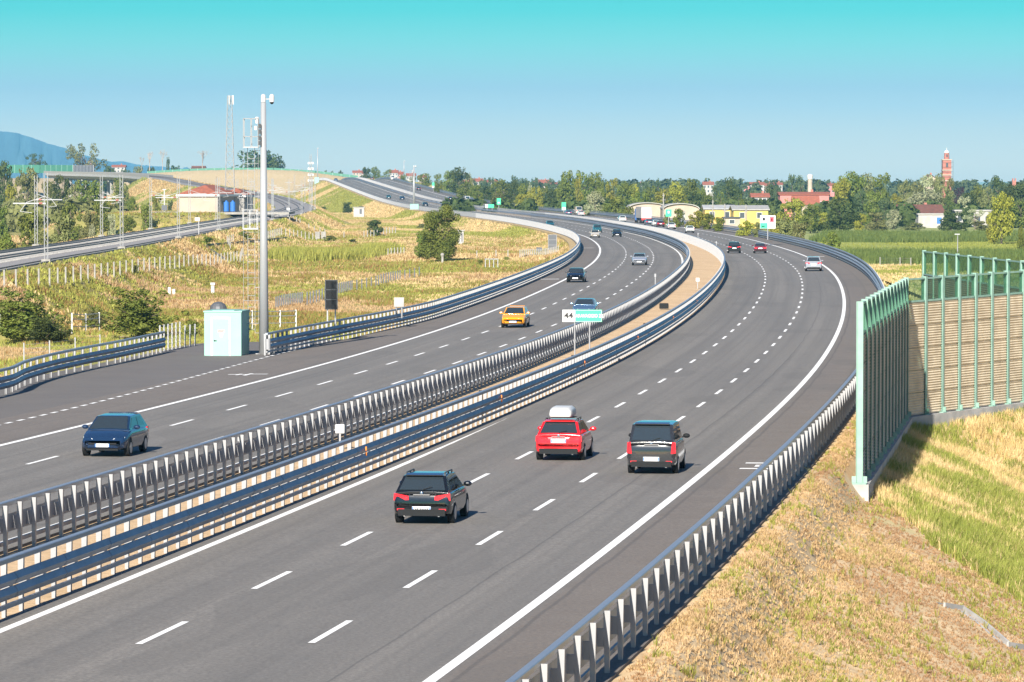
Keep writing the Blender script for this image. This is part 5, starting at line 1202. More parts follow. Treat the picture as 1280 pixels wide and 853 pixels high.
# ================================================================== TREES
def quads(c,n,t,size,rng):
    """leaf quads at c with normals n"""
    m=len(c);r=rng.normal(size=(m,3));u=np.cross(n,r);u/=np.linalg.norm(u,axis=1)[:,None]+1e-9;w=np.cross(n,u)
    s=size[:,None];a=.75
    v=np.stack([c-u*s-w*s*a,c+u*s*.9-w*s*a*.6,c+u*s+w*s*a,c-u*s*.7+w*s*a*.8],1).reshape(-1,3)
    return v
def crown_mesh(name,kind,seed,leaves,leafsize,m):
    rng=np.random.default_rng(seed);blobs=[]
    # unit tree: height 1, crown half-width 0.5
    if kind=='round':
        for i in range(34):
            z=rng.uniform(.16,.93);w=.40*math.sqrt(max(.05,1-((z-.50)/.52)**2));a=rng.uniform(0,6.28);q=w*rng.uniform(.35,1.0)
            blobs.append((q*math.cos(a),q*math.sin(a),z,rng.uniform(.09,.17)*(1.15-.4*z)))
        blobs.append((0,0,.5,.26))
    elif kind=='tall':
        for i in range(34):
            z=rng.uniform(.10,.96);w=.34*math.sin(math.pi*min(1,max(.1,(1.08-z)*.95)))**.6;a=rng.uniform(0,6.28);q=w*rng.uniform(.2,1)
            blobs.append((q*math.cos(a),q*math.sin(a),z,rng.uniform(.09,.16)*(1.2-.6*z)))
    elif kind=='cone':
        for i in range(36):
            z=rng.uniform(.08,.97);w=.42*(1-z)**.75;a=rng.uniform(0,6.28);q=w*rng.uniform(.3,1)
            blobs.append((q*math.cos(a),q*math.sin(a),z,.05+.12*(1-z)))
    elif kind=='open':
        for i in range(30):
            z=rng.uniform(.30,.95);w=.46*math.sqrt(max(.05,1-((z-.62)/.42)**2));a=rng.uniform(0,6.28);q=w*rng.uniform(.3,1.05)
            blobs.append((q*math.cos(a),q*math.sin(a),z,rng.uniform(.05,.11)))
    elif kind=='bush':
        for i in range(30):
            z=rng.uniform(.08,.86);w=.44*math.sqrt(max(.1,1-(z/1.0)**2));a=rng.uniform(0,6.28);q=w*rng.uniform(.2,1.0)
            blobs.append((q*math.cos(a),q*math.sin(a),z,rng.uniform(.10,.19)*(1.1-.45*z)))
    elif kind=='spray':   # locust-like bush: leafy plumes reaching out at random
        for i in range(46):
            a=rng.uniform(0,6.28);L=rng.uniform(.3,1);el=rng.uniform(.15,1.45)
            for t in (.45,.7,.95):
                q=L*t*math.cos(el)*.52;z=.12+L*t*math.sin(el)*.85;blobs.append((q*math.cos(a),q*math.sin(a),z,.05+.07*(1-t)))
    B=np.array(blobs);w=B[:,3]**2;idx=rng.choice(len(B),leaves,p=w/w.sum());d=rng.normal(size=(leaves,3));d/=np.linalg.norm(d,axis=1)[:,None]
    rad=B[idx,3]*rng.uniform(.55,1.12,leaves)**.6
    c=B[idx,:3]+d*rad[:,None]*np.array([1,1,.9])
    n=d+rng.normal(size=(leaves,3))*.55+np.array([0,0,.35]);n/=np.linalg.norm(n,axis=1)[:,None]
    v=quads(c,n,0,leafsize*rng.uniform(.6,1.3,leaves),rng)
    f=np.arange(leaves*4).reshape(-1,4)
    return rawmesh(name,v,f,m,4)
def trunk_mesh(name,kind,seed,m='bark'):
    rng=np.random.default_rng(seed);mb=MB();h0={'round':.22,'tall':.12,'cone':.1,'open':.34,'bush':.06,'spray':.05}[kind]
    mb.tube((0,0,-.06),(0,0,h0),.032,.022,8);mb.tube((0,0,h0),(.01,.01,.72),.022,.006,7)
    for i in range(9 if kind!='open' else 16):
        z=rng.uniform(h0,.62);a=rng.uniform(0,6.28);L=rng.uniform(.2,.42);e=rng.uniform(.5,1.1)
        p=np.array([0,0,z]);q=p+L*.6*np.array([math.cos(a)*math.cos(e),math.sin(a)*math.cos(e),math.sin(e)]);s=q+L*.5*np.array([math.cos(a+.4)*math.cos(e),math.sin(a+.4)*math.cos(e),math.sin(e)*.9])
        mb.tube(p,q,.012,.008,6);mb.tube(q,s,.008,.002,5)
    v=np.concatenate(mb.v);me=bpy.data.meshes.new(name);me.from_pydata(v.tolist(),[],mb.f);me.materials.append(M[m]);return me
PROTO={}
for kind,nv,leaves,ls in (('round',4,3000,.022),('tall',3,2600,.022),('cone',2,2600,.020),('open',3,2400,.015),('bush',3,3000,.026),('spray',2,9000,.014)):
    for i in range(nv): PROTO[kind,i]=(crown_mesh('crown',kind,hash((kind,i))%1 +i*17+len(kind)*101,leaves,ls,M['leaf_mid']),trunk_mesh('trunk',kind,i+5))
PROTO['big',0]=(crown_mesh('crown','round',77,16000,.0125,M['leaf_mid']),trunk_mesh('trunk','round',77))
NK={}
def tree(u,vt,wpx,D,kind,colour,label,vb=None,group='trees',base=None,name=None,grounded=None):
    k=D/F
    if grounded is not None: p=np.array(RT(u,grounded));D=p[1];k=D/F
    else:
        p=P(u,vt,D);p=np.array([p[0],p[1],tz(p[0],p[1]) if base is None else base])
    top=P(u,vt,D)[2];h=max(1.0,top-p[2]);w=wpx*k
    key=(kind,NK.get(kind,0)%max(1,sum(1 for q in PROTO if q[0]==kind)));NK[kind]=NK.get(kind,0)+1
    cr,tr=PROTO[key]
    nm=name or {'bush':'shrub','spray':'shrub','cone':'conifer','tall':'poplar_tree','open':'open_crowned_tree'}.get(kind,'broadleaf_tree')
    r=empty(nm,p,random.uniform(0,6.28));w*={'spray':1.5,'big':1.08}.get(kind,1.22 if D>900 else 1.0);r.scale=(w,w,h);tag(r,label,'shrub' if nm=='shrub' else 'tree',group)
    c=bpy.data.objects.new('crown',cr);link(c,r);c.material_slots[0].link='OBJECT';c.material_slots[0].material=M['leaf_'+colour]
    t=bpy.data.objects.new('trunk',tr);link(t,r);return r
def bare(u,vt,wpx,D,label,vb):
    rng=np.random.default_rng(int(u));p=P(u,vb,D);k=D/F;h=(vb-vt)*k;w=wpx*k;r=empty('bare_tree',p);tag(r,label,'tree','leafless trees on the skyline')
    mb=MB()
    def br(p,d,L,rad,n):
        q=p+d*L;mb.tube(p,q,rad,rad*.6,5)
        if n==0: return
        for i in range(3):
            e=d+rng.normal(size=3)*.42;e[2]=abs(e[2])+.25;e/=np.linalg.norm(e);br(q,e,L*rng.uniform(.6,.8),rad*.6,n-1)
    br(np.zeros(3),np.array([0,0,1.]),h*.30,.28,4)
    v=np.concatenate(mb.v);s=h/v[:,2].max();v*=np.array([w/(np.ptp(v[:,0])+.01),w/(np.ptp(v[:,1])+.01),s]);mb.v=[v];mb.build('branches',M['bark_pale'],r)
# --- near and middle distance, left field
tree(28,352,88,0,'spray','mid','loose dark green locust bush at the left edge of the field',grounded=430)
tree(60,388,60,0,'spray','dark','smaller lower bush touching the right side of the left edge bush',grounded=431)
tree(172,351,88,0,'spray','mid','large loose green bush between the flared guardrail and the fence, left of the cabin',grounded=424)
tree(118,380,34,0,'spray','olive','small bush left of the large loose green bush',grounded=412)
tree(240,398,26,0,'bush','mid','low green shrub just left of the mint cabin',grounded=422)
tree(554,258,58,0,'big','mid','big lone green tree in the middle of the dry field',grounded=329,name='broadleaf_tree')
tree(531,283,30,0,'bush','mid','lower leafy bush leaning on the left side of the big lone tree',grounded=326)
tree(468,274,27,0,'bush','dark','dark round shrub on the bank left of the lone tree',grounded=297)
tree(434,251.5,15,0,'bush','dark','dark round bush left of the white hut',grounded=268)
tree(412,293,20,0,'bush','mid','small shrub by the pale fence at the foot of the railway bank',grounded=304)
tree(441,299,15,0,'bush','dark','small dark shrub right of the pale fence in the centre left field',grounded=306)
tree(527,279,13,0,'bush','olive','small shrub upslope left of the lone tree',grounded=287)
tree(306,287,18,0,'bush','mid','small green shrub beside the railway below the hut, left of the mast',grounded=299)
tree(260,296,20,0,'bush','mid','small shrub at the top of the blue grey channel',grounded=309)
tree(600,324,12,0,'bush','mid','small bright shrub on the verge below the left guardrail bend',grounded=334)
tree(633,320,10,0,'bush','mid','tiny green shrub near the pale fence beside the grey message sign',grounded=328)
tree(170,331,12,0,'bush','olive','single tuft shrub in front of the row of pale fence posts',grounded=345)
tree(405,258,10,0,'bush','mid','small shrub on the embankment above the railway steps',grounded=264)
tree(451,257,9,0,'bush','dark','tiny shrub right of the white hut',grounded=263)
# --- left background
LB=[(5.6,200,26,1250,'round','dark'),(14,228,18,1150,'bush','yellow'),(45,192,26,2300,'open','dark'),(34,208,34,1200,'round','olive'),(60,222,24,1250,'bush','olive'),(75,219,30,1150,'round','dark'),(107,175.5,48,2400,'open','olive'),(93,228,26,1100,'round','olive'),(112,224,42,1050,'round','mid'),(88,246,34,800,'bush','mid'),(38,262,46,640,'bush','mid'),(76,262,48,600,'bush','olive'),(10,284,44,560,'bush','mid'),(112,262,30,700,'bush','olive'),(140,263,16,720,'bush','pale'),(128,245,34,850,'round','mid'),(150,222,24,1500,'round','mid'),(167,240,18,1000,'bush','mid'),(182,252,22,860,'bush','mid'),(196,243,18,980,'round','mid'),(213,247,9,1000,'bush','blue'),(116,275,14,660,'bush','pale'),(209.5,196,9,2400,'tall','dark'),(219,205,16,2450,'bush','dark'),(172,204,16,2450,'bush','olive'),(155,206,20,2450,'bush','dark'),(137,206,20,2450,'bush','dark'),(322,187,62,2520,'round','dark'),(340,196,36,2520,'round','dark'),(160,268,30,700,'bush','mid'),(55,284,40,560,'bush','olive'),(0,255,30,800,'bush','mid'),(190,205,16,2450,'bush','dark')]
LD=['tree','bush']
cn={'mid':'green','dark':'dark green','yellow':'yellow green','olive':'olive','pale':'pale grey green','blue':'bluish','purple':'dark purple'}
LL=sorted(LB,key=lambda q:q[0])
for q in LB:
    i=LL.index(q);tree(*q[:6],'%s %s near the railway, number %d from the left edge'%(cn[q[5]],{'round':'tree','open':'sparse tree','tall':'narrow tree','bush':'bushy tree'}[q[4]],i+1),group='trees left of the railway')
for u,vt,w,l in ((187,189,9,'thin leafless tree on the left skyline, tallest one left of the poplar'),(177,196,7,'small leafless tree on the left skyline, first of four'),(203,187,12,'leafless tree on the skyline beside the narrow dark poplar'),(253,187.5,19,'pale leafless tree above the reddish shed on the skyline')): bare(u,vt,w,2440,l,213.5)
# --- belt behind the slip lane and the guardrail, centre
CB=[(407.5,213,8,2500,'round','mid'),(414,214,7,2500,'round','dark'),(426,212.5,8,2500,'round','dark'),(458,208.5,13,2350,'round','dark'),(469.5,208.5,14,2350,'round','mid'),(484,212,15,2350,'round','mid'),(504,218,11,2250,'round','mid'),(516,219,9,2200,'round','olive'),(531.5,216.5,18,1950,'round','mid'),(548,217.5,15,1850,'round','mid'),(548,227.5,11,1700,'bush','mid'),(562,213,18,1800,'round','mid'),(574,208,26,1800,'round','dark'),(586,216,12,1850,'round','olive'),(581,227.5,19,1550,'round','mid'),(594.5,230.5,18,1520,'round','mid'),(609,232,20,1500,'round','dark'),(620,227,16,1560,'round','mid'),(630,224,22,1560,'round','mid'),(642,225,20,1540,'round','dark'),(655,228,18,1520,'round','mid'),(651,242,17,1320,'bush','yellow'),(636,240,18,1350,'bush','dark'),(663,229,9,1480,'tall','pale'),(669,233,22,1380,'round','yellow'),(679,234,18,1400,'round','mid'),(690,235,16,1400,'round','dark'),(700,231,18,1420,'round','mid'),(712,213.5,30,1420,'round','mid'),(723,222,15,1360,'tall','yellow'),(729,214,24,1420,'round','mid'),(743,214.5,24,1430,'round','mid'),(744,238,24,1200,'round','pale'),(736.5,253,17,1130,'bush','pale'),(755,226,20,1340,'round','mid'),(764,223.5,22,1340,'round','yellow'),(780,226,26,1320,'round','mid'),(792,229,18,1340,'round','yellow'),(800,239,26,1240,'round','mid'),(813,233,24,1300,'round','mid'),(828,235,24,1280,'round','yellow'),(771,245,26,1180,'bush','mid'),(758,252,20,1140,'bush','mid'),(788,254,20,1120,'bush','mid'),(845,226,24,1330,'round','yellow'),(862,223.5,24,1320,'round','mid'),(848,237,28,1250,'round','yellow'),(868,238,28,1240,'round','dark'),(876,232,16,1350,'round','mid'),(893,232,14,1500,'tall','dark'),(884,240,18,1290,'bush','mid'),(901,238,14,1400,'tall','mid'),(914,221.5,24,1380,'round','dark'),(923,234,20,1330,'round','dark'),(913,244,18,1260,'bush','mid'),(927,243,15,1230,'cone','mid'),(900,250,24,1200,'bush','olive'),(940,238.5,13,1560,'round','dark'),(964,229,18,1700,'round','dark'),(972,232,14,1650,'round','blue'),(990.5,219.3,18,1750,'tall','blue'),(1000,218.6,16,1750,'tall','blue'),(821,223,14,2000,'tall','dark'),(806,225.5,14,2100,'round','blue'),(797,227,10,2100,'round','blue'),(1022,225,10,2100,'cone','blue'),(604,222,12,2300,'round','blue'),(615,221.5,14,2300,'round','blue'),(643,219.5,12,2300,'round','blue'),(655,222,14,2300,'round','blue'),(668,221.5,12,2300,'round','blue'),(688,223,14,2250,'round','blue'),(700,226,12,2200,'round','blue'),(869,228,16,2100,'round','blue'),(903,228,14,2100,'round','blue'),(592,222.5,10,2350,'round','blue'),(976,240,18,1500,'round','dark'),(955,242,16,1560,'round','dark'),(690,246,18,1330,'bush','dark'),(622,240,18,1400,'bush','olive'),(598,238,14,1450,'bush','mid')]
CS=sorted(CB,key=lambda q:q[0])
for q in CB:
    i=CS.index(q);tree(*q[:6],'%s %s in the motorway tree belt, number %d from the left'%(cn[q[5]],{'round':'round tree','open':'sparse tree','tall':'narrow tree','bush':'bushy tree','cone':'conical tree'}[q[4]],i+1),group='tree belt behind the motorway')
# --- shrubs along the outer guardrail and trees round the fields, right
RB=[(849,260,20,900,'bush','mid','first shrub right of the small green sign behind the guardrail'),(834,266,14,930,'bush','olive','low olive shrub below the small green sign'),(871,260,30,880,'bush','yellow','wide yellow green shrub in front of the pale barn'),(886,266,22,860,'bush','mid','green shrub left of the yellow workshop base'),(898.5,270,22,830,'bush','mid','low shrub in front of the small grey shed'),(932,273,26,760,'bush','yellow','shrub left of the service area sign'),(948,277,18,740,'bush','olive','low shrub directly under the service area sign'),(969,264,26,760,'bush','yellow','yellow green bush behind the service area sign'),(984,266,40,720,'bush','olive','large dark olive bush right of the service area sign'),(1000,276,30,700,'bush','olive','low dark bush touching the outer guardrail before the maize field'),(991,247,34,1080,'round','yellow','yellow green tree in front of the pink house, left'),(1013,255,28,1030,'round','mid','green tree in front of the red lean-to'),(1050,248,46,1020,'round','dark','large rounded dark tree at the far edge of the maize field'),(1029,263,18,1040,'bush','yellow','small bright shrub left of the large rounded dark tree'),(1038.7,284,28,690,'bush','mid','single round bush in the field beside the guardrail bend'),(1064,213.5,42,1250,'round','mid','tallest broad tree right of the pink house'),(1052,222,26,1240,'round','yellow','yellow green tree left of the tallest broad tree'),(1083,216.5,28,1280,'round','olive','olive tree between the tallest broad tree and the utility pole'),(1102,217,32,1270,'round','mid','broad tree right of the utility pole'),(1093,238,26,1150,'round','mid','mid green tree directly behind the utility pole'),(1106,246,20,1130,'round','blue','very dark bluish tree right of the utility pole'),(1078,238,26,1160,'round','blue','bluish green tree left of the utility pole'),(1077,266,18,1060,'bush','yellow','low yellow green shrub right of the large rounded dark tree'),(1096,263,28,1050,'bush','olive','olive bush below the utility pole'),(1117,258,18,1120,'bush','pale','pale blossom shrub left of the farmhouse'),(1121,242,20,1230,'round','yellow','bright yellow tree above the farmhouse gable'),(1133,225,24,1350,'round','olive','olive tree above the farmhouse, left'),(1146,226,20,1370,'round','olive','olive tree above the farmhouse, middle'),(1145,240,28,1290,'round','pale','pale tree directly behind the farmhouse roof'),(1160,218.5,28,1400,'round','pale','pale grey green tree in front of the church gable'),(1160,236,36,1290,'round','pale','wide pale tree below the church gable'),(1172,215.5,20,1400,'round','olive','olive tree touching the left side of the bell tower'),(1176,231,28,1300,'round','olive','olive tree below the bell tower'),(1188,224,16,1340,'tall','olive','narrow olive tree just right of the bell tower'),(1184,238,22,1220,'cone','dark','dark tree standing between the farmhouse and the bell tower'),(1200,234,20,1330,'round','purple','dark purple tree right of the bell tower'),(1211,240,26,1290,'round','dark','very dark tree above the white sheds'),(1223,230,22,1380,'round','mid','mid green tree right of the very dark one'),(1205,244,20,1260,'bush','pale','pale shrub above the white sheds'),(1236,233,20,1350,'round','olive','olive tree left of the tall dark tree at right'),(1249,220,28,1380,'round','dark','tall dark tree at right, beside the brick tower'),(1262,229,22,1340,'round','dark','dark tree under the small brick tower'),(1277,226,32,1300,'round','dark','dark tree cut by the right edge of the photo'),(1276,250,36,1150,'round','mid','green tree at the right edge behind the yellow green one'),(1228,246,24,1240,'round','olive','olive tree behind the pale shed at right'),(1189,263,34,1080,'bush','dark','dark bush in front of the white sheds'),(1186,250,18,1100,'tall','dark','dark narrow tree rising from the dark bush before the sheds'),(1142,277,24,1100,'bush','olive','low olive bush in front of the farmhouse'),(1219,262,26,1120,'open','pale','sparse pale tree in front of the pale shed'),(1224,276,24,1080,'bush','olive','low bush below the sparse pale tree'),(1252,239,40,0,'round','yellow','yellow green tree with a visible trunk at the edge of the maize, right'),(1240,262,24,0,'bush','yellow','lower left lobe tree beside the yellow green tree at right'),(1277,278,12,0,'bush','mid','small bush at the right edge near the field track'),(1130,322,26,0,'bush','olive','low weedy bush at the near edge of the maize field')]
for q in RB:
    kw={}
    if q[3]==0: kw['grounded']={1252:305.5,1240:304,1277:318,1130:331}[q[0]]
    tree(*q[:7],group='trees and shrubs right of the motorway',**kw)
# far continuous woods below the skyline: countless crowns, one mass each
def wood(name,u0,u1,D,vt0,vt1,n,colour,seed):
    rng=np.random.default_rng(seed);V=[];
    for i in range(n):
        u=rng.uniform(u0,u1);d=D*rng.uniform(.93,1.1);vt=rng.uniform(vt0,vt1);p=P(u,vt,d);b=-3.0;h=max(4,p[2]-b);w=rng.uniform(.45,.8)*h*.5
        m=130;dd=rng.normal(size=(m,3));dd/=np.linalg.norm(dd,axis=1)[:,None];c=np.array([p[0],p[1],b+h*.5])+dd*np.array([w,w,h*.5])*rng.uniform(.75,1.05,(m,1))
        V.append(quads(c,dd+rng.normal(size=(m,3))*.5,0,rng.uniform(.5,1.1,m),rng))
    v=np.concatenate(V);me=rawmesh(name,v,np.arange(len(v)).reshape(-1,4),M['leaf_'+colour],4);o=bpy.data.objects.new(name,me);link(o);o['kind']='stuff';o['label']='far wood closing the view below the skyline';return o
wood('far_wood',570,1300,2500,223.5,228.5,230,'blue',3)
wood('far_wood',-40,240,2700,208,214,90,'blue',4) if False else None
wood('undergrowth',560,985,1330,248,258,150,'dark',6)
wood('undergrowth',1010,1300,1230,252,262,110,'dark',8)
wood('undergrowth',-30,150,1000,250,262,50,'olive',9)
# ================================================================== MAIZE AND GRASS
def blades(pos,h,w,nb,rng,lean=.35):
    """curved triangular blades rising from each position; two segments"""
    n=len(pos)*nb;p=np.repeat(pos,nb,0);p=p+np.c_[rng.normal(size=(n,2))*w*2.2,np.zeros(n)]
    a=rng.uniform(0,6.28,n);dirx=np.c_[np.cos(a),np.sin(a),np.zeros(n)];side=np.c_[-np.sin(a),np.cos(a),np.zeros(n)]
    hh=(np.repeat(h,nb)*rng.uniform(.55,1.15,n))[:,None];ww=w*rng.uniform(.6,1.2,(n,1));le=rng.uniform(.1,1,(n,1))*lean
    up=np.array([0,0,1.]);m=p+up*hh*.55+dirx*hh*le*.4;t=p+up*hh+dirx*hh*le*1.1
    v=np.stack([p-side*ww,p+side*ww,m+side*ww*.8,m-side*ww*.8,t],1).reshape(-1,3)
    i=np.arange(n)[:,None]*5;tri=np.concatenate([i+[0,1,2],i+[0,2,3],i+[3,2,4]])
    return v,tri
def veg(name,pos,h,w,nb,m,label,seed,lean=.35):
    rng=np.random.default_rng(seed);v,t=blades(pos,h,w,nb,rng,lean);me=rawmesh(name,v,t,M[m],3);o=bpy.data.objects.new(name,me);link(o);o['kind']='stuff';o['label']=label;return o
def maize(uv,D0,D1,seed):
    """rows of maize between two distances, left border slanting with the motorway"""
    rng=np.random.default_rng(seed);P_=[]
    for D in np.arange(D0,D1,1.5):
        x0=uv[0]+(uv[1]-uv[0])*(D-D0)/(D1-D0);x=np.arange(x0,uv[2]*D,.55);P_.append(np.c_[x+rng.normal(size=len(x))*.15,np.full(len(x),D)+rng.normal(size=len(x))*.2])
    q=np.concatenate(P_);S,O=so(q[:,0],q[:,1]);q=q[O>32];z=terr(q[:,0],q[:,1]);return np.c_[q,z]
def noise2(x,y,s,seed=0):
    """smooth lattice noise, four octaves, about -1..1"""
    r=np.random.default_rng(seed);T=r.uniform(-1,1,(256,256));v=0;a=1.0;s=s*.55
    for k in range(4):
        X=x*s+17.3*k;Y=y*s*.8+9.1*k;i=np.floor(X).astype(int);j=np.floor(Y).astype(int);fx=X-i;fy=Y-j;fx=fx*fx*(3-2*fx);fy=fy*fy*(3-2*fy)
        g=lambda p,q:T[p%256,q%256]
        v=v+a*((g(i,j)*(1-fx)+g(i+1,j)*fx)*(1-fy)+(g(i,j+1)*(1-fx)+g(i+1,j+1)*fx)*fy);a*=.55;s*=2.1
    return v*.9
def xat(u,D): return (u-640)/F*D
m1=maize((xat(1062,640),xat(1040,760),.19),655,742,1);m2=maize((xat(1010,890),xat(1000,1090),.19),885,1000,2)
m3=maize((xat(1186,610),xat(1190,640),.19),600,640,4)
for i,mm in enumerate((m1,m2,m3)):
    veg('maize_field',mm,np.full(len(mm),1.45)+RNG.normal(size=len(mm))*.16+.12*noise2(mm[:,0],mm[:,1],.12,7),.07,6,'corn_leaf',['tall green maize in the nearer field','tall green maize in the farther strip','green maize at the foot of the far noise wall'][i],20+i,.55)
def scatter(n,x0,x1,y0,y1,rng,clump=0):
    q=np.c_[rng.uniform(x0,x1,n),rng.uniform(y0,y1,n)];return q
def wallclear(q):   # keep grass out of the footing and the barrier line
    S,O=so(q[:,0],q[:,1]);return S,O
# right foreground slope
rng=np.random.default_rng(31)
q=scatter(350000,2,34,70,235,rng);q=q[(q[:,0]/q[:,1]<.145)];S,O=wallclear(q);k=O>17.9;q=q[k];S=S[k];O=O[k]
xw=np.interp(q[:,1],[60,144,191,207.5,214,264],[9,12.4,18.9,26.8,30,28]) ;onwall=(q[:,0]-xw>-.27)&(q[:,0]-xw<.45)&(q[:,1]>142);q=q[~onwall];S=S[~onwall];O=O[~onwall];xw=xw[~onwall]
z=terr(q[:,0],q[:,1]);pos=np.c_[q,z];un,vn=px(pos[:,0],pos[:,1],pos[:,2])
# mown/dry part toward the camera; tall green weeds beyond the diagonal seen in the photograph
bound=np.interp(un,[1040,1075,1110,1160,1200,1240,1285],[560,612,640,676,700,728,760])
nz=noise2(q[:,0],q[:,1],.55,2)
tall=(vn<bound+nz*7)&(q[:,0]>xw)
thin=rng.uniform(size=len(q))
g=tall&(nz>-.42)&(thin<.55);veg('tall_grass',pos[g],.40+.22*np.clip(nz[g],-.6,1),.015,6,'weed_green','tall yellow green weeds on the slope below the noise wall',41,.8)
g=tall&(((nz<=-.42)&(thin<.6))|(thin>.90));veg('tall_grass',pos[g],np.full(g.sum(),.45),.014,5,'grass_dry','dry straw stalks among the weeds below the noise wall',42,.8)
dry=(~tall);nz2=noise2(q[:,0],q[:,1],.9,5)
br=noise2(q[:,0],q[:,1],.28,12)
g=dry&(thin<.78+.3*nz2)&(br>-.30);veg('dry_grass',pos[g],.07+.06*np.clip(nz2[g]+.4,0,1),.012,6,'grass_dry','short dry straw coloured grass on the near right slope',43,1.2)
g=dry&(thin<.55+.3*nz2)&(br<=.0);veg('dry_grass',pos[g],np.full(g.sum(),.07),.012,5,'straw_brown','brown withered grass in patches on the near right slope',46,1.2)
g=dry&(thin>.80)&(noise2(q[:,0],q[:,1],.45,14)>.32);veg('short_grass',pos[g],np.full(g.sum(),.13),.013,6,'grass_green','patches of short green grass on the near right slope',44,1.0)
g=dry&(thin>.985);veg('weeds',pos[g],rng.uniform(.15,.4,g.sum()),.014,7,'grass_green','scattered single weeds on the near right slope',45,1.0)
# left field: weeds and tall grass
rng=np.random.default_rng(32)
D=rng.uniform(0,1,260000);D=195*(900/195)**D;U=rng.uniform(-.150,.03,260000);q=np.c_[U*D,D];S,O=wallclear(q)
padm=(S>52)&(S<163);k=(O<-19.2)&(~(padm&(O>-29.2)));
kr=np.abs(q[:,0]-np.interp(q[:,1],QY[:60],QX[:60]))>7.5;k&=kr
q=q[k];z=terr(q[:,0],q[:,1]);pos=np.c_[q,z];nz=noise2(q[:,0],q[:,1],.07,3);nf=noise2(q[:,0],q[:,1],.4,4);th=rng.uniform(size=len(q))
hs=(.30+.22*np.clip(nf,-1,1))*np.clip(q[:,1]/320,.8,1.7);wd=.02
for nm_,sel,mm,lb in (('field_grass',(nz>.02)&(th<.6),'grass_green','yellow green grass of the left field'),('field_grass',(nz<=.02)&(th<.7),'grass_dry','dry straw grass of the left field'),('field_weeds',(nf>.1)&(th>.72),'grass_rust','rusty weeds scattered over the left field')):
    for a,b,w_ in ((0,330,.022),(330,550,.04),(550,1000,.07)):
        s_=sel&(q[:,1]>=a)&(q[:,1]<b)
        if s_.any(): veg(nm_,pos[s_],hs[s_],w_,4,mm,lb,50+a,.7)
# rough grass between the right guardrail and the maize
rng=np.random.default_rng(37);q=np.c_[rng.uniform(28,160,120000),rng.uniform(300,885,120000)];S,O=wallclear(q);un,vn=px(q[:,0],q[:,1],np.full(len(q),-3.));k=(O>19)&(un<1310)&(un>900);q=q[k];pos=np.c_[q,terr(q[:,0],q[:,1])];n1=noise2(q[:,0],q[:,1],.06,19);nearm=q[:,1]<652
for sel,mm,lb in ((nearm&(n1>.1),'grass_green','rough green grass right of the bend'),(nearm&(n1<=.1),'grass_dry','dry orange grass right of the bend'),(~nearm&(q[:,1]>745),'weed_green','short grass strip between the maize fields')):
    if sel.any(): veg('verge_grass',pos[sel],np.full(sel.sum(),.45 if mm!='weed_green' else .22),.06,4,mm,lb,90,.8)
# railway bank
rng=np.random.default_rng(36);l_=rng.uniform(0,1750,90000);o_=rng.uniform(6.8,30,90000)*np.where(rng.uniform(size=90000)<.4,-1,1);q=rl(l_,o_)[:,:2];S,O=wallclear(q);q=q[O<-19];pos=np.c_[q,terr(q[:,0],q[:,1])];n1=noise2(q[:,0],q[:,1],.05,9);th=rng.uniform(size=len(q))
for sel,mm,lb in (((n1>.12),'grass_green','yellow green grass on the railway bank'),((n1<=.12)&(th<.75),'grass_dry','straw coloured grass on the railway bank'),((n1<-.15)&(th>.6),'grass_rust','rusty orange weeds on the railway bank')):
    veg('bank_grass',pos[sel],np.full(sel.sum(),.5)*np.clip(q[sel][:,1]/800,.7,1.5),.08,4,mm,lb,80,.8)
# embankment slopes of the motorway
rng=np.random.default_rng(35);s_=rng.uniform(330,2000,90000);o_=-rng.uniform(19,52,90000)
q=surf(s_,o_)[:,:2];pos=np.c_[q,terr(q[:,0],q[:,1])+.05];n1=noise2(q[:,0],q[:,1],.035,8);th=rng.uniform(size=len(q))
for sel,mm,lb in (((n1>-.05),'grass_green','yellow green grass on the motorway embankment'),((n1<=.1)&(th<.7),'grass_dry','straw coloured grass on the motorway embankment')):
    veg('embankment_grass',pos[sel],np.full(sel.sum(),.45)*np.clip(q[sel][:,1]/900,.8,1.5),.11,4,mm,lb,70,.8)
# reed thicket across the middle of the left field
rng=np.random.default_rng(33);q=[]
for u in np.linspace(345,490,700):
    v=np.interp(u,[345,400,450,490],[321,323,321,314]);D_=54200/(v-225.4)*1.14+rng.uniform(-7,14)
    for _ in range(4): q.append((xat(u,D_)+rng.normal()*1.,D_+rng.normal()*4))
q=np.array(q);pos=np.c_[q,terr(q[:,0],q[:,1])];veg('reed_thicket',pos,np.full(len(q),2.1),.07,6,'leaf_olive' if False else 'grass_green','belt of taller reeds and weeds across the left field',60,.5)
# ================================================================== SKY, AIR, LIGHT, CAMERA
sc=bpy.context.scene
w=bpy.data.worlds.new('World');sc.world=w;w.use_nodes=True;nt=w.node_tree;bg=nt.nodes['Background']
SUN_EL,SUN_AZ=28.0,13.0     # the light travels 13 degrees to the right of straight ahead
sky=nt.nodes.new('ShaderNodeTexSky');sky.sky_type='NISHITA';sky.sun_disc=False;sky.sun_elevation=math.radians(SUN_EL);sky.sun_rotation=math.radians(180+SUN_AZ);sky.altitude=100;sky.air_density=1.0;sky.dust_density=.6;sky.ozone_density=2.0
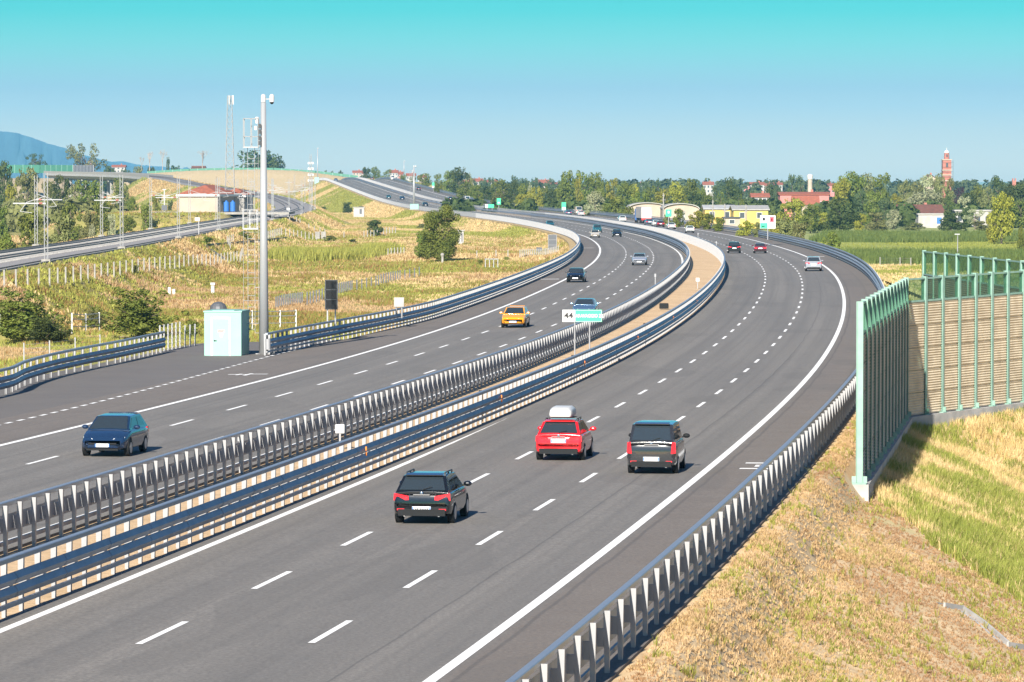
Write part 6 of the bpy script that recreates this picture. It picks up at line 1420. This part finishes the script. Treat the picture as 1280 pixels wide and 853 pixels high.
# colour response of the photograph's sky: bluer at the skyline, turning to turquoise higher up
tc=nt.nodes.new('ShaderNodeTexCoord');sp_=nt.nodes.new('ShaderNodeSeparateXYZ');nt.links.new(tc.outputs['Generated'],sp_.inputs[0])
cr=nt.nodes.new('ShaderNodeValToRGB');nt.links.new(sp_.outputs[2],cr.inputs[0]);e=cr.color_ramp.elements
e[0].position=0.0;e[0].color=SKYRAMP[0][1];e[1].position=1.0;e[1].color=SKYRAMP[-1][1]
for p_,c_ in SKYRAMP[1:-1]: n_=e.new(p_);n_.color=c_
mx=nt.nodes.new('ShaderNodeMix');mx.data_type='RGBA';mx.blend_type='MULTIPLY';mx.inputs[0].default_value=1
nt.links.new(sky.outputs[0],mx.inputs[6]);nt.links.new(cr.outputs[0],mx.inputs[7]);nt.links.new(mx.outputs[2],bg.inputs[0]);bg.inputs[1].default_value=SKYSTR
sl=bpy.data.lights.new('sun','SUN');sl.energy=SUNSTR;sl.angle=math.radians(.53);sl.color=(1.0,.93,.82);so_=bpy.data.objects.new('sun',sl);C.objects.link(so_)
dv=Vector((math.sin(math.radians(SUN_AZ))*math.cos(math.radians(SUN_EL)),math.cos(math.radians(SUN_AZ))*math.cos(math.radians(SUN_EL)),-math.sin(math.radians(SUN_EL))))
so_.rotation_euler=dv.to_track_quat('-Z','Y').to_euler();so_.location=(0,-50,80)
# air
if HAZE>0:
    a=MB();a.box((0,9100,170),(16000,18500,380));hz=a.build('haze',None,kind='stuff');hz['label']='thin summer air between the camera and the mountains'
    hm=bpy.data.materials.new('haze');hm.use_nodes=True;t=hm.node_tree;t.nodes.remove(t.nodes['Principled BSDF']);pv=t.nodes.new('ShaderNodeVolumePrincipled');pv.inputs['Density'].default_value=HAZE;pv.inputs['Color'].default_value=HAZECOL;pv.inputs['Anisotropy'].default_value=.0
    t.links.new(pv.outputs[0],t.nodes['Material Output'].inputs['Volume']);hz.data.materials.append(hm)
cam=bpy.data.cameras.new('camera');co=bpy.data.objects.new('camera',cam);C.objects.link(co);co.location=(0,0,CZ);co.rotation_euler=(math.pi/2+PITCH,0,0)
cam.sensor_width=36;cam.sensor_fit='HORIZONTAL';cam.lens=F/1280*36;cam.clip_start=1;cam.clip_end=60000;sc.camera=co
sc.view_settings.view_transform='Standard';sc.view_settings.look='None';sc.view_settings.gamma=1;sc.view_settings.exposure=EXPO
sc.render.engine='CYCLES';sc.cycles.transparent_max_bounces=24;sc.cycles.max_bounces=6;sc.cycles.volume_bounces=0
